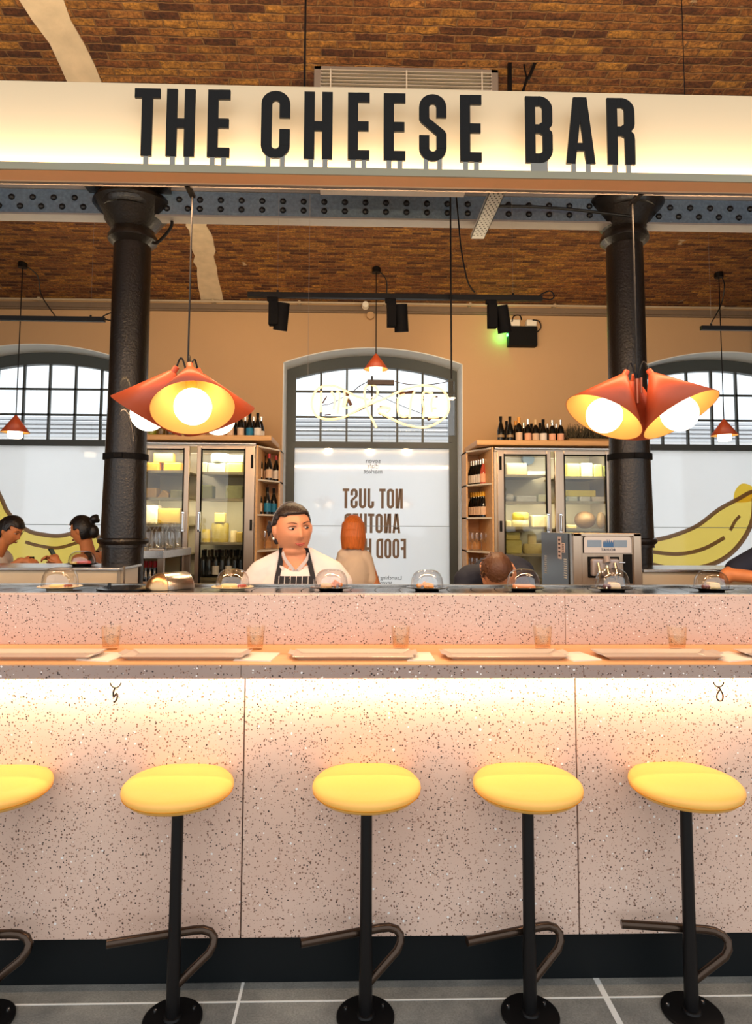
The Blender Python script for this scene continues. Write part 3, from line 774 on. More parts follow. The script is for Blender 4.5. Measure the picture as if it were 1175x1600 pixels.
# ------------------------------------------------------------------ bar stools
def stool(label, px, py, rz, col_h=None):
    P = flat(px, py, 0)
    r = thing('bar_stool', label, 'bar stool', (0, 0, 0), 0, 'yellow bar stools along the counter')
    zs = at(572, 1254, 2.08).z
    m = MB()
    prof = [(.06, zs - .030), (.125, zs - .030), (.158, zs - .024), (.171, zs - .010), (.176, zs + .001), (.174, zs + .011), (.163, zs + .022), (.135, zs + .030), (.08, zs + .034), (.001, zs + .035)]
    m.lathe(prof, n=56); m.build('seat', M_yellow, r, smooth=True, angle=70)
    m = MB(); m.lathe([(.1722, zs - .011), (.1732, zs - .0095), (.1742, zs - .008)], n=56)
    m.build('seat_piping', mat('darker_yellow_seam', (214, 150, 30), 0.5), r, smooth=True)
    m = MB(); m.lathe([(.062, zs - .034), (.062, zs - .029)], n=32); m.build('mounting_plate', M_black, r)
    m = MB(); m.lathe([(.0215, .01), (.0215, .20), (.0195, .245), (.0185, zs - .03)], n=24); m.build('pole', M_black, r, smooth=True)
    m = MB(); m.lathe([(.092, 0.0016), (.092, .007), (.089, .0095), (.03, .010), (.028, .016), (.022, .018)], n=56); m.build('base_plate', M_black, r, smooth=True)
    for a in (35, 155, 275):
        m = MB(); c = (.070 * math.cos(math.radians(a)), .070 * math.sin(math.radians(a)), .0095)
        m.lathe([(.0055, 0), (.0055, .003), (.003, .0042)], c, n=6); m.build('bolt', M_chrome, r)
    zf_ = .243
    co, si = math.cos(rz), math.sin(rz)
    def loc(x, y, z): return (x * co - y * si, x * si + y * co, z)
    A = [(-.205, .03, zf_), (-.1, .031, zf_), (0, .032, zf_), (.06, .032, zf_)]
    bend = [(.088, .031, zf_ - .002), (.112, .026, zf_ - .010), (.124, .018, zf_ - .024), (.122, .010, zf_ - .042), (.108, .004, zf_ - .062)]
    B = [(.06, .0, zf_ - .098), (.012, 0, zf_ - .138)]
    m = MB(); m.tube([loc(*p) for p in A + bend + B], .0132, 14); m.build('footrest', M_bronze, r, smooth=True)
    r.location = (P.x, P.y, 0)
    return r
stool('yellow round bar stool cut off by the left edge of the photo', -27, 1597, math.radians(2))
stool('yellow round bar stool second from the left, below the hook with dark clip', 269.5, 1594, math.radians(14))
stool('yellow round bar stool in the middle, under the chef', 571, 1590, math.radians(16))
stool('yellow round bar stool just left of the right panel seam', 828.5, 1587, math.radians(16))
stool('yellow round bar stool furthest right, fully in view', 1081, 1584, math.radians(-8))

# ------------------------------------------------------------------ hanging sign
SY = 2.28
zl0, zl1 = at(587, 274, SY).z, at(587, 262.5, SY).z
zpt = at(587, 138, SY + .075).z
sg = thing('hanging_sign', 'long illuminated cream sign with black letters hung above the bar', 'sign', (0, SY, zl0))
m = MB(); m.box(BX0, BX1, SY + .075, SY + .085, zl0, zpt); m.build('back_panel', M_signpanel, sg)
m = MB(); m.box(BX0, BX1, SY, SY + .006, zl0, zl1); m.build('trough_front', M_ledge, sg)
m = MB(); m.box(BX0, BX1, SY + .006, SY + .075, zl0, zl0 + .006); m.build('trough_underside', mat('peach_trough_underside', (240, 190, 134), 0.45, var=.03), sg)  # warm light from below is painted into this orange colour
m = MB(); m.box(BX0, BX1, SY + .085, SY + .11, zl0, zl0 + .03); m.box(BX0, BX1, SY + .085, SY + .11, zpt - .03, zpt); m.build('rear_rail', mat('grey_aluminium', (150, 145, 138), 0.4, .6), sg)
zL0, zL1 = at(587, 250, SY).z, at(587, 145.5, SY).z; hL = zL1 - zL0
letters = [('T', 209, 249), ('H', 259.5, 304), ('E', 324, 359), ('C', 408, 453), ('H', 475, 519.5), ('E', 543.5, 577.5), ('E', 599.5, 633.5), ('S', 655, 697.5), ('E', 719, 752.5), ('B', 821, 863), ('A', 884, 929.5), ('R', 949, 991.5)]
for ch, a, b in letters:
    W_, P = glyph(ch); xa, xb = at(a, 200, SY).x, at(b, 200, SY).x; k = (xb - xa) / W_
    m = MB()
    for i, poly in enumerate(P):
        m.prism(poly, lambda u, v_, t: (xa + u * k, SY - .001 - i * .00035 + t, zL0 + v_ * hL), .009)
    lt = m.build('letter', M_letter, sg)
    st = {'T': [.5], 'B': [.5]}.get(ch, [.25, .75])
    m = MB(); sw = .018
    for f in st:
        xx = xa + (xb - xa) * f; s2 = .031 if ch == 'B' else sw / 2 / 1.0
        if ch == 'T': s2 = sw / 2
        m.box(xx - s2, xx + s2, SY + .001, SY + .005, zl1 - .01, zL0 + .02)
        m.build('stilt', M_stilt, lt); m = MB()
    m.bm.free()
for px in (476, 1069):
    P = at(px, 120, SY + .1); m = MB(); m.cyl((P.x, P.y, zpt - .02), (P.x, P.y, vz(VF, P.y) + .01), .004 if px == 476 else .0018, n=8); m.build('suspension_rod', M_black, sg)

# ------------------------------------------------------------------ lamp clusters
def make_shade(root, az, tilt, L_, R_, off):
    ax = Vector((math.sin(az) * math.sin(tilt), -math.cos(az) * math.sin(tilt), -math.cos(tilt)))
    z_ = ax; x_ = Vector((math.cos(az), math.sin(az), 0)); y_ = z_.cross(x_)
    M = Matrix((x_, y_, z_)).transposed()
    c = Vector((math.sin(az) * off, -math.cos(az) * off, 0))
    m = MB()
    m.lathe([(.010, .010), (R_, L_), (R_ + .002, L_ + .0005), (.015, -.002)], c, 48, M, cap=False)
    sh = m.build('lamp_shade', [M_shade, M_shadein], root, smooth=True, flip=False)
    me = sh.data
    # inner face (first band) yellow, outer band orange-red
    for p in me.polygons:
        p.material_index = 1 if p.index < 48 else 0
    m = MB(); m.lathe([(.006, -.028), (.011, -.026), (.012, -.004), (.015, .012)], c, 16, M); m.build('shade_cap', M_shade, sh, smooth=True)
    g = c + ax * (L_ * .95)
    m = MB(); m.ell(g, (.066, .066, .066), nu=32, nv=20); gl = m.build('globe', M_globe, sh, smooth=True)
    m = MB(); m.lathe([(.018, .02), (.022, L_ * .66)], c, 16, M); m.build('bulb_holder', M_shadein, sh, smooth=True)
    top = c - ax * .026; cc = Vector((0, 0, 0.01))
    m = MB(); m.tube(cr([top, top + Vector((-c.x * .2, -c.y * .2, .030)), cc * .5 + top * .5 + Vector((0, 0, .035)), Vector((c.x * .15, c.y * .15, .012)), Vector((0, 0, -.03))]), .0035, 8)
    m.build('cable', M_black, sh, smooth=True)
def lamp_cluster(label, px, py, azs, Yc, t):
    P = at(px, py, Yc)
    r = thing('lamp_cluster', label, 'lamp', (0, 0, 0), 0, None)
    for az in azs: make_shade(r, math.radians(az), math.radians(t), .190, .145, .058)
    H = zl0 - P.z
    m = MB(); m.bar((0, .01, H + .006), (0, SY + .10 - Yc, H + .006), .02, .012); m.build('hanging_arm', M_black, r)
    m = MB(); m.cyl((0, 0, -.10), (0, 0, H + .02), .0036, n=8); m.build('suspension_rod', M_black, r)
    m = MB(); m.cyl((0, 0, -.10), (0, 0, -.005), .009, n=12); m.cyl((.016, 0, -.06), (.016, 0, .0), .005, n=10); m.build('hub', mat('copper_hub', (190, 110, 80), 0.3, .8), r, smooth=True)
    r.location = P
    return r
PY = 2.46
lamp_cluster('cluster of three orange cone lamps hanging beside the left column', 293.5, 582, (22, -98, 142), PY, 31)
lamp_cluster('cluster of three orange cone lamps hanging beside the right column', 995, 590, (-74, 46, 166), PY, 31)

def small_pendant(label, px, py_apex, py_top, Y, w_px):
    P = at(px, py_apex, Y); s = Y / F; R_ = w_px / 2 * s; L_ = R_ * 1.28
    r = thing('pendant_lamp', label, 'lamp', (0, 0, 0), 0, 'small orange pendants in front of the back wall')
    m = MB(); m.lathe([(.012, 0), (R_, -L_), (R_ - .004, -L_ - .001), (.009, -.008)], n=36, cap=False)
    sh = m.build('lamp_shade', [M_shade, M_shadein], r, smooth=True, flip=False)
    for p in sh.data.polygons: p.material_index = 1 if p.index >= 72 else 0
    m = MB(); m.lathe([(.02, -.03), (R_ * .5, -L_ * .8), (R_ * .5, -L_ - .05), (R_ * .42, -L_ - .065), (.001, -L_ - .07)], n=24); m.build('globe', M_globe, sh, smooth=True)
    H = vz(VB, Y) - P.z
    m = MB(); m.cyl((0, 0, 0), (0, 0, H), .006, n=8); m.build('cord', M_black, r)
    m = MB(); m.lathe([(.05, H - .05), (.05, H + .01)], n=16); m.build('ceiling_rose', M_black, r)
    r.location = P
    m = MB(); q = [Vector(P) + Vector((0.02, 0, H - .02)), Vector(P) + Vector((.12, .1, H - .1)), Vector(P) + Vector((.13, .2, H - .3)), Vector(P) + Vector((.16, .5, H - .45))]
    m.tube(cr(q), .007, 6); 
    m.build('feed_cable', M_black, r)
small_pendant('small orange cone pendant hanging in front of the middle window', 587.5, 553, 452, 7.35, 39)
small_pendant('small orange cone pendant hanging in front of the left window', 25, 649, 447, 7.35, 42)
small_pendant('small orange cone pendant hanging in front of the right window', 1131, 655, 457, 7.35, 41)

# ------------------------------------------------------------------ track lights
def track(label, xa_px, xb_px, py, Y, spots, loop=None):
    A = at(xa_px, py, Y); z = A.z; xa = A.x; xb = at(xb_px, py, Y).x
    r = thing('track_light', label, 'track light', ((xa + xb) / 2, Y, z))
    m = MB(); m.box(xa, xb, Y - .018, Y + .018, z - .018, z + .018); m.build('track_rail', M_black, r, bevel=.002)
    for px, tilt in spots:
        x = at(px, py, Y).x
        s = thing.__globals__['MB']()
        s.box(x - .055, x + .02, Y - .016, Y + .016, z - .045, z - .018)
        s.box(x - .042, x + .022, Y - .03, Y + .03, z - .215, z - .045)
        h = s.build('spot_driver', M_blackmat, r, bevel=.003)
        m = MB(); cx = x + .075 + (.02 if tilt else 0); a = math.radians(tilt)
        d = Vector((math.sin(a), .25 * math.cos(a), -math.cos(a))).normalized()
        p0 = Vector((x + .055, Y, z - .075)); m.cyl(p0 - d * .02, p0 + d * .17, .046, .050, n=24)
        hd = m.build('spot_head', M_blackmat, r, smooth=True)
        m = MB(); m.cyl((x + .02, Y, z - .12), (x + .03, Y, z - .12), .012, n=10); m.build('swivel', M_black, hd)
    if loop:
        ex_ = xb if loop > 0 else xa
        m = MB(); m.tube(cr([(ex_ - .02 * loop, Y, z + .02), (ex_ + .01 * loop, Y, z + .04), (ex_ + .06 * loop, Y, z + .055), (ex_ + .085 * loop, Y, z + .02), (ex_ + .06 * loop, Y, z - .005), (ex_, Y, z - .0)]), .005, 8)
        m.build('cable_loop', M_black, r, smooth=True)
    for f in (.1, .9):
        x = xa + (xb - xa) * f; top = vz(VF, Y) if Y < BY else vz(VB, Y)
        m = MB(); m.cyl((x, Y, z), (x, Y, top), .0007, n=6); m.build('suspension_wire', M_flange, r)
        m = MB(); m.cyl((x, Y, z + .016), (x, Y, z + .034), .008, n=10); m.build('rail_clip', M_black, r)
    return r
t1 = track('long black ceiling track with three black spotlights in front of the middle window', 387, 847, 460.5, 4.5, ((430, -8), (614, 3), (771, 12)), 1)
track('black ceiling track without visible spotlights above the left window', -60, 164, 496.5, 5.1, (), 1)
track('black ceiling track without visible spotlights above the right window', 1095, 1260, 512.5, 5.3, (), None)
# cables
def cable(name, label, pts, r_=.005, mt=None):
    m = MB(); m.tube(cr([tuple(p) for p in pts], 8), r_, 8); o = m.build(name, mt or M_black, smooth=True); return tag(o, label, 'cable')
YC = 4.45
cable('hanging_cable', 'black feed cable sagging from the iron beam to the spotlight track', [at(712, 298, YC), at(716, 340, YC), at(720, 385, YC), at(727, 425, YC), at(733, 445, YC), at(742, 457, YC)], .0055)
cable('hanging_cable', 'straight black cable dropping from the beam to the neon window sign', [at(703.5, 298, YC), at(704, 345, YC), at(704.5, 450, YC), at(705.5, 592, YC)], .006)
cable('beam_cable', 'thick black cable strung diagonally across the beam to the right column', [at(765, 322, 4.6), at(830, 323, 4.62), at(900, 328, 4.66), at(985, 338, 4.58)], .011)

# air vent above the sign
va, vb, vt = at(491, 100, 3.9), at(778, 104, 3.9), at(491, 99, 3.9).z
vzb = at(587, 268, 3.9).z
vn = thing('ceiling_air_vent', 'grey air conditioning unit with louvred grille hung above the sign', 'air vent', ((va.x + vb.x) / 2, 4.05, vzb))
m = MB(); fw = .062; X0, X1 = va.x, vb.x
m.box(X0, X1, 3.89, 3.905, vt - fw * .75, vt); m.box(X0, X1, 3.89, 3.905, vzb, vzb + fw); m.box(X0, X0 + fw * .75, 3.89, 3.905, vzb, vt); m.box(X1 - fw * .75, X1, 3.89, 3.905, vzb, vt)
m.build('grille_frame', mat('grey_vent_metal', (150, 136, 124), 0.45, .3), vn, bevel=.004)
m = MB(); z = vzb + fw + .02
while z < vt - fw * .75:
    m.hexa([(X0 + .04, 3.885, z - .004), (X1 - .04, 3.885, z - .004), (X1 - .04, 3.925, z + .008), (X0 + .04, 3.925, z + .008), (X0 + .04, 3.885, z), (X1 - .04, 3.885, z), (X1 - .04, 3.925, z + .012), (X0 + .04, 3.925, z + .012)]); z += .0225
for f in (.09, .5, .91):
    x = X0 + (X1 - X0) * f; m.box(x - .004, x + .004, 3.882, 3.89, vzb + fw, vt - fw * .7)
m.build('louvre', mat('pale_louvre', (206, 192, 174), 0.45), vn)
m = MB(); m.box(X0 + .03, X1 - .17, 3.93, 4.2, vzb, vt - .02); m.build('housing', mat('white_vent_housing', (225, 214, 200), 0.5), vn)
m = MB(); m.box(X0 + .03, X1 - .03, 3.926, 3.93, vzb, vt - .02); m.build('grille_backing', M_blackmat, vn)
for x in (X0 + .15, X1 - .25):
    m = MB(); m.cyl((x, 4.0, vt - .03), (x, 4.0, vz(VF, 4.0)), .004, n=6); m.build('hanger_rod', M_flange, vn)

# black bracket right of the vent
Yb = 3.85
br = thing('steel_bracket', 'black angular steel bracket hanging from the vault right of the air vent', 'bracket', tuple(at(797, 200, Yb)))
m = MB(); a_, b_, c_, d_ = at(796, 90, Yb), at(838, 94, Yb), at(797, 250, Yb), at(826, 122, Yb)
m.bar(a_, c_, .024, .024); m.bar(a_, b_, .03, .02); m.bar(b_, d_, .03, .02); m.build('bracket_arm', M_black, br)
m = MB(); m.bar(at(818, 98, Yb), at(824, 128, Yb), .008, .008); m.bar(at(824, 120, Yb), at(815, 150, Yb), .016, .016); m.build('bracket_strut', M_black, br)
m = MB(); m.cyl((a_.x + .05, Yb, a_.z), (a_.x + .05, Yb, vz(VF, Yb) + .01), .006, n=8); m.build('drop_rod', M_black, br)

# perforated strut below the beam
zst = at(742, 373, 4.88).z; xst = at(746, 373, 4.88).x
ps = thing('perforated_strut', 'pale perforated steel channel running back under the iron beam', 'strut', (xst, 4.0, zst))
m = MB(); wdt = .052
m.box(xst - wdt, xst + wdt, 3.72, 4.88, zst, zst + .004); m.box(xst - wdt, xst - wdt + .004, 3.72, 4.88, zst, zst + .03); m.box(xst + wdt - .004, xst + wdt, 3.72, 4.88, zst, zst + .03)
m.build('channel', mat('galvanised_channel', (196, 196, 192), 0.4, .3), ps)
m = MB(); rng = random.Random(2)
for i in range(37):
    for j in range(3):
        x = xst + (j - 1) * .030 + (.008 if i % 2 else -.008); y = 3.74 + i * .030
        m.lathe([(.006, -.0008), (.006, .0002)], (x, y, zst), n=8)
m.build('perforations', M_blackmat, ps)

# small ceiling fittings
P = at(592, 389, 5.9); zz = vz(VB, 5.9)
m = MB()
m.lathe([(.012, -.045), (.04, -.045), (.055, -.035), (.055, -.01), (.06, 0.01)], (at(592, 389, 6.1).x, 6.1, vz(VB, 6.1)), n=28)
tag(m.build('smoke_detector', mat('white_plastic', (232, 222, 204), 0.5), smooth=True), 'round white smoke detector on the rear brick vault', 'smoke detector')
m = MB(); m.lathe([(.012, -.05), (.035, -.048), (.045, -.02), (.045, 0.01)], (at(780, 352, 5.2).x, 5.25, vz(VB, 5.25)), n=24)
tag(m.build('ceiling_sensor', mat('white_plastic', (232, 222, 204), 0.5), smooth=True), 'small white ceiling sensor just behind the perforated strut', 'sensor')
P = at(571, 476, 7.8)
m = MB(); m.cyl((P.x, 7.86, P.z), (P.x, 7.78, P.z), .045, .036, n=20)
tag(m.build('conduit_box', mat('white_plastic', (232, 222, 204), 0.5), smooth=True), 'round white junction box on the pipe above the middle window', 'junction box')
P = at(575, 493, 7.95); m = MB(); m.cyl((P.x + .03, 7.93, P.z), (P.x + .03, 8.0, P.z), .045, n=20)
tag(m.build('wall_box', M_plaster, smooth=True), 'round beige junction box on the wall behind the middle pendant cord', 'junction box')

# emergency light with green indicator
EYy = 7.93
e0, e1 = at(793, 511, EYy), at(838, 542, EYy)
em = thing('emergency_light', 'black emergency light box with green indicator on the back wall', 'light', ((e0.x + e1.x) / 2, 7.95, e1.z))
m = MB(); m.box(e0.x, e1.x, 7.88, 7.985, e1.z, e0.z); m.build('housing', M_blackmat, em, bevel=.006)
m = MB(); m.box(e0.x - .012, e0.x, 7.9, 7.93, e0.z - .12, e0.z - .09); m.build('indicator', emis('green_indicator', (0.05, 1.0, 0.25), 8), em)
for a, b in ((796, 812), (822, 838)):
    m = MB(); A_, B_ = at(a, 500, EYy), at(b, 510, EYy); m.box(A_.x, B_.x, 7.9, 8.0, B_.z, A_.z); m.build('terminal_box', mat('white_plastic', (232, 222, 204), 0.5), em, bevel=.01)
m = MB(); m.tube(cr([at(800, 503, 7.9), at(803, 494, 7.88), at(812, 493, 7.88), at(815, 500, 7.9)]), .008, 6); m.tube(cr([at(832, 500, 7.9), at(842, 502, 7.88), at(845, 512, 7.88), at(839, 519, 7.9)]), .008, 6)
m.build('cable', M_black, em, smooth=True)
point('green_indicator_light', (e0.x - .07, 7.93, e0.z - .10), 1.6, (0.05, 1.0, 0.2), .01)

# neon sign in front of the middle window
NY = 4.38
def nc(L_): return cr([tuple(at(470 + x / 4.7, 580 + y / 4.7, NY)) for x, y in L_], 8)
P = at(590, 605, NY)
ne = thing('neon_sign', 'looping yellow neon script sign hung before the middle window, seen from behind', 'neon sign', tuple(P))
M_neon = emis('yellow_neon_tube', (1.0, 0.60, 0.12), 1.5)
strokes = [[(500, 210), (400, 180), (320, 140), (260, 112), (190, 107), (125, 130), (88, 190), (82, 260), (118, 328), (190, 352), (300, 342), (390, 300), (480, 252), (600, 207), (700, 160), (800, 120), (900, 104), (1000, 120), (1060, 160), (1087, 225), (1084, 290), (1050, 345), (960, 400), (880, 412), (760, 390), (660, 345), (570, 300)],
           [(480, 255), (468, 170), (480, 112), (520, 98), (560, 130), (556, 180), (500, 238), (482, 262), (505, 320), (530, 365), (555, 415)],
           [(150, 150), (148, 220), (145, 300)], [(225, 150), (250, 200), (240, 280)], [(262, 150), (285, 165), (280, 240), (268, 312)], [(322, 150), (318, 210), (308, 262)], [(345, 185), (325, 262), (382, 264)],
           [(560, 285), (600, 268), (655, 275), (630, 305)],
           [(765, 170), (722, 190), (712, 250), (722, 315), (755, 335), (790, 325)], [(835, 150), (810, 210), (798, 345)], [(970, 165), (912, 150), (888, 200), (905, 270), (898, 345)], [(985, 180), (960, 215), (962, 300)], [(995, 268), (960, 276)], [(935, 340), (1012, 336)]]
m = MB()
for s_ in strokes: m.tube(nc(s_), .0075, 8)
m.build('neon_tube', M_neon, ne, smooth=True)
m = MB()
for a, b, w_ in (((120, 150), (160, 150), .012), ((320, 150), (350, 180), .016), ((345, 205), (370, 250), .02), ((175, 322), (220, 318), .008), ((380, 312), (590, 212), .006), ((725, 165), (830, 150), .016), ((580, 262), (655, 270), .012), ((975, 182), (1005, 190), .01), ((930, 355), (960, 340), .02), ((160, 235), (190, 185), .008), ((570, 310), (640, 345), .006)):
    p, q = (at(470 + c[0] / 4.7, 580 + c[1] / 4.7, NY + .006) for c in (a, b)); m.cyl(p, q, w_ * .55, n=8); m.build('blackout_sleeve', mat('brown_blackout_paint', (88, 54, 34), 0.5), ne, smooth=True); m = MB()
m = MB(); a, b = at(574, 594, NY), at(616, 602, NY); m.box(a.x, b.x, NY - .02, NY + .02, b.z, a.z); m.build('transformer', mat('dark_brown_transformer', (60, 46, 38), 0.5), ne, bevel=.003)
m = MB(); a, b = at(480, 594, NY), at(713, 679.5, NY); m.box(a.x, b.x, NY + .015, NY + .019, b.z, a.z); m.build('acrylic_sheet', glass('neon_acrylic', (0.985, 0.985, 0.985), 0, .03), ne)
m = MB(); a, b = at(699, 595, NY), at(711, 679.5, NY); m.box(a.x, b.x, NY + .021, NY + .05, b.z, a.z); m.build('cable_channel', M_acryl, ne)
m = MB(); m.tube(nc([(385, 150), (430, 110), (490, 78)]), .0028, 6); m.tube(nc([(690, 75), (780, 95), (900, 100), (1000, 92), (1085, 75)]), .0028, 6); m.tube(nc([(150, 252), (230, 235), (330, 180)]), .0022, 6); m.tube(nc([(480, 130), (620, 200), (760, 262), (910, 320)]), .0022, 6)
m.build('cable', mat('brown_cable', (64, 46, 40), 0.5), ne, smooth=True)
for px in (481,):
    P = at(px, 594, NY); m = MB(); m.cyl(P, (P.x, NY, vz(VF, NY)), .0014, n=6); m.build('suspension_wire', M_flange, ne)

# ------------------------------------------------------------------ place settings on the ledge
ZL = zt + .002
def tray(label, xa, xb):
    A = flat(xa, 1018, ZL + .012); B = flat(xb, 1034, ZL); c0 = flat((xa + xb) / 2, 1034, ZL)
    ya, yb = 2.292, 2.432; xc = flat((xa + xb) / 2, 1026, ZL).x; w_ = .205
    r = thing('tray', label, 'tray', (xc, (ya + yb) / 2, ZL), 0, 'steel trays laid out along the ledge')
    m = MB()
    rings = []
    for ins, z in ((.016, .0), (.016, .0022), (.004, .012), (0, .0135), (0, .0115)):
        pass
    def loop(ins, z): return [(xc - w_ + ins * 1.4, ya + ins, ZL + z), (xc + w_ - ins * 1.4, ya + ins, ZL + z), (xc + w_ - ins * 1.4, yb - ins, ZL + z), (xc - w_ + ins * 1.4, yb - ins, ZL + z)]
    m.loft([loop(.016, 0), loop(.0, .013), loop(-.003, .0135), loop(.001, .0145), loop(.018, .003)])
    m.build('tray_body', mat('taupe_tray_metal', (206, 190, 174), 0.3, 0.35, var=0.03), r, bevel=.001, seg=1)
    for s_ in (-1, 1):
        m = MB(); x0_ = xc + s_ * w_; m.hexa([(x0_, ya + .03, ZL + .0125), (x0_ + s_ * .02, ya + .035, ZL + .018), (x0_ + s_ * .02, yb - .035, ZL + .018), (x0_, yb - .03, ZL + .0125), (x0_, ya + .03, ZL + .0145), (x0_ + s_ * .02, ya + .035, ZL + .020), (x0_ + s_ * .02, yb - .035, ZL + .020), (x0_, yb - .03, ZL + .0145)])
        m.build('tray_handle', mat('taupe_tray_metal', (178, 160, 146), 0.3), r)
TR = [('taupe metal tray on the ledge at the left edge of the photo', -30, 150), ('taupe metal tray on the ledge above the second stool from the left', 205, 378), ('taupe metal tray on the ledge below the chef, in the middle', 463, 640), ('taupe metal tray on the ledge just left of the right splash seam', 697, 875), ('taupe metal tray on the ledge above the rightmost stool', 935, 1115), ('taupe metal tray on the ledge cut off by the right edge of the photo', 1164, 1340)]
for t in TR: tray(*t)
M_paper = mat('white_paper_napkin', (240, 226, 208), 0.9, var=0.03)
for (px, lab, rz, wd) in ((163, 'between the first and second trays from the left', -.25, .125), (402, 'between the second and third trays from the left', -.12, .13), (655, 'right of the middle tray', .0, .095), (902, 'between the fourth and fifth trays from the left', .22, .11), (1140, 'right of the tray above the rightmost stool', .3, .15)):
    P = flat(px, 1027, ZL); m = MB(); m.box(P.x - wd / 2, P.x + wd / 2, 2.285, 2.425, ZL, ZL + .002, rz); m.box(P.x - wd / 2 + .002, P.x + wd / 2 - .001, 2.287, 2.423, ZL + .0022, ZL + .0038, rz + .015)
    tag(m.build('paper_napkin', M_paper), 'folded white paper napkin on the ledge ' + lab, 'napkin', 'paper napkins on the ledge')
def tumbler():
    r = thing('water_glass', 'x', 'glass', (0, 0, 0), 0, 'clear tumblers on the ledge')
    m = MB(); n = 40; rings = []
    for rr, z, fl_ in ((.026, 0, 1), (.028, .004, 1), (.031, .028, 1), (.0335, .048, .3), (.036, .085, 0), (.034, .086, 0), (.031, .048, 0), (.028, .012, 0), (.002, .010, 0)):
        rings.append([(rr * (1 - .06 * fl_ * (i % 4 < 2)) * math.cos(2 * PI * i / n), rr * (1 - .06 * fl_ * (i % 4 < 2)) * math.sin(2 * PI * i / n), z) for i in range(n)])
    m.loft(rings); m.build('tumbler_body', M_tumbler, r, smooth=True)
    m = MB(); m.lathe([(.027, .0125), (.0305, .046), (.001, .0461)], n=24); m.build('water', glass('water_fill', (1, .95, .86), 0, .2), r, smooth=True)
    return r
tb = tumbler()
for i, (px, lab) in enumerate(((168, 'behind the napkin left of the second tray'), (397, 'behind the napkin right of the second tray'), (627, 'behind the right end of the middle tray'), (852, 'behind the right end of the fourth tray, by the splash seam'), (1065, 'behind the tray above the rightmost stool'))):
    o = tb if i == 0 else copy_tree(tb)
    P = flat(px, 1017, ZL); o.location = (P.x, 2.50, ZL); o.rotation_euler = (0, 0, i * .7); o['label'] = 'clear fluted water tumbler ' + lab

# bag hooks under the counter
def hook(label, px, clip):
    P = at(px, 1066, YF + .03)
    r = thing('bag_hook', label, 'hook', (P.x, P.y, zb))
    m = MB(); pts = [(P.x + .018 * math.cos(a), P.y - .02, zb - .012 + .020 * math.sin(a)) for a in [math.radians(190 + 16 * i) for i in range(11)]]
    m.tube(pts, .0022, 8); m.build('hook_ring', M_bronze, r, smooth=True)
    m = MB()
    if clip == 0:
        m.tube(cr([(P.x, P.y - .021, zb - .030), (P.x - .006, P.y - .021, zb - .045), (P.x - .004, P.y - .021, zb - .062), (P.x + .004, P.y - .021, zb - .05), (P.x + .008, P.y - .021, zb - .06), (P.x + .002, P.y - .021, zb - .075), (P.x - .004, P.y - .021, zb - .078)]), .003, 8)
    else:
        m.tube(cr([(P.x - .002, P.y - .021, zb - .030), (P.x + .005, P.y - .021, zb - .042), (P.x + .012, P.y - .021, zb - .058), (P.x + .010, P.y - .021, zb - .074), (P.x, P.y - .021, zb - .078), (P.x - .008, P.y - .021, zb - .070), (P.x - .007, P.y - .021, zb - .055), (P.x + .002, P.y - .021, zb - .042)]), .0026, 8)
    m.build('clip', M_bronze, r, smooth=True)
hook('small bronze bag hook with dark twisted clip under the left of the counter', 184, 0)
hook('small bronze bag hook with open oval clip under the right of the counter', 1118, 1)

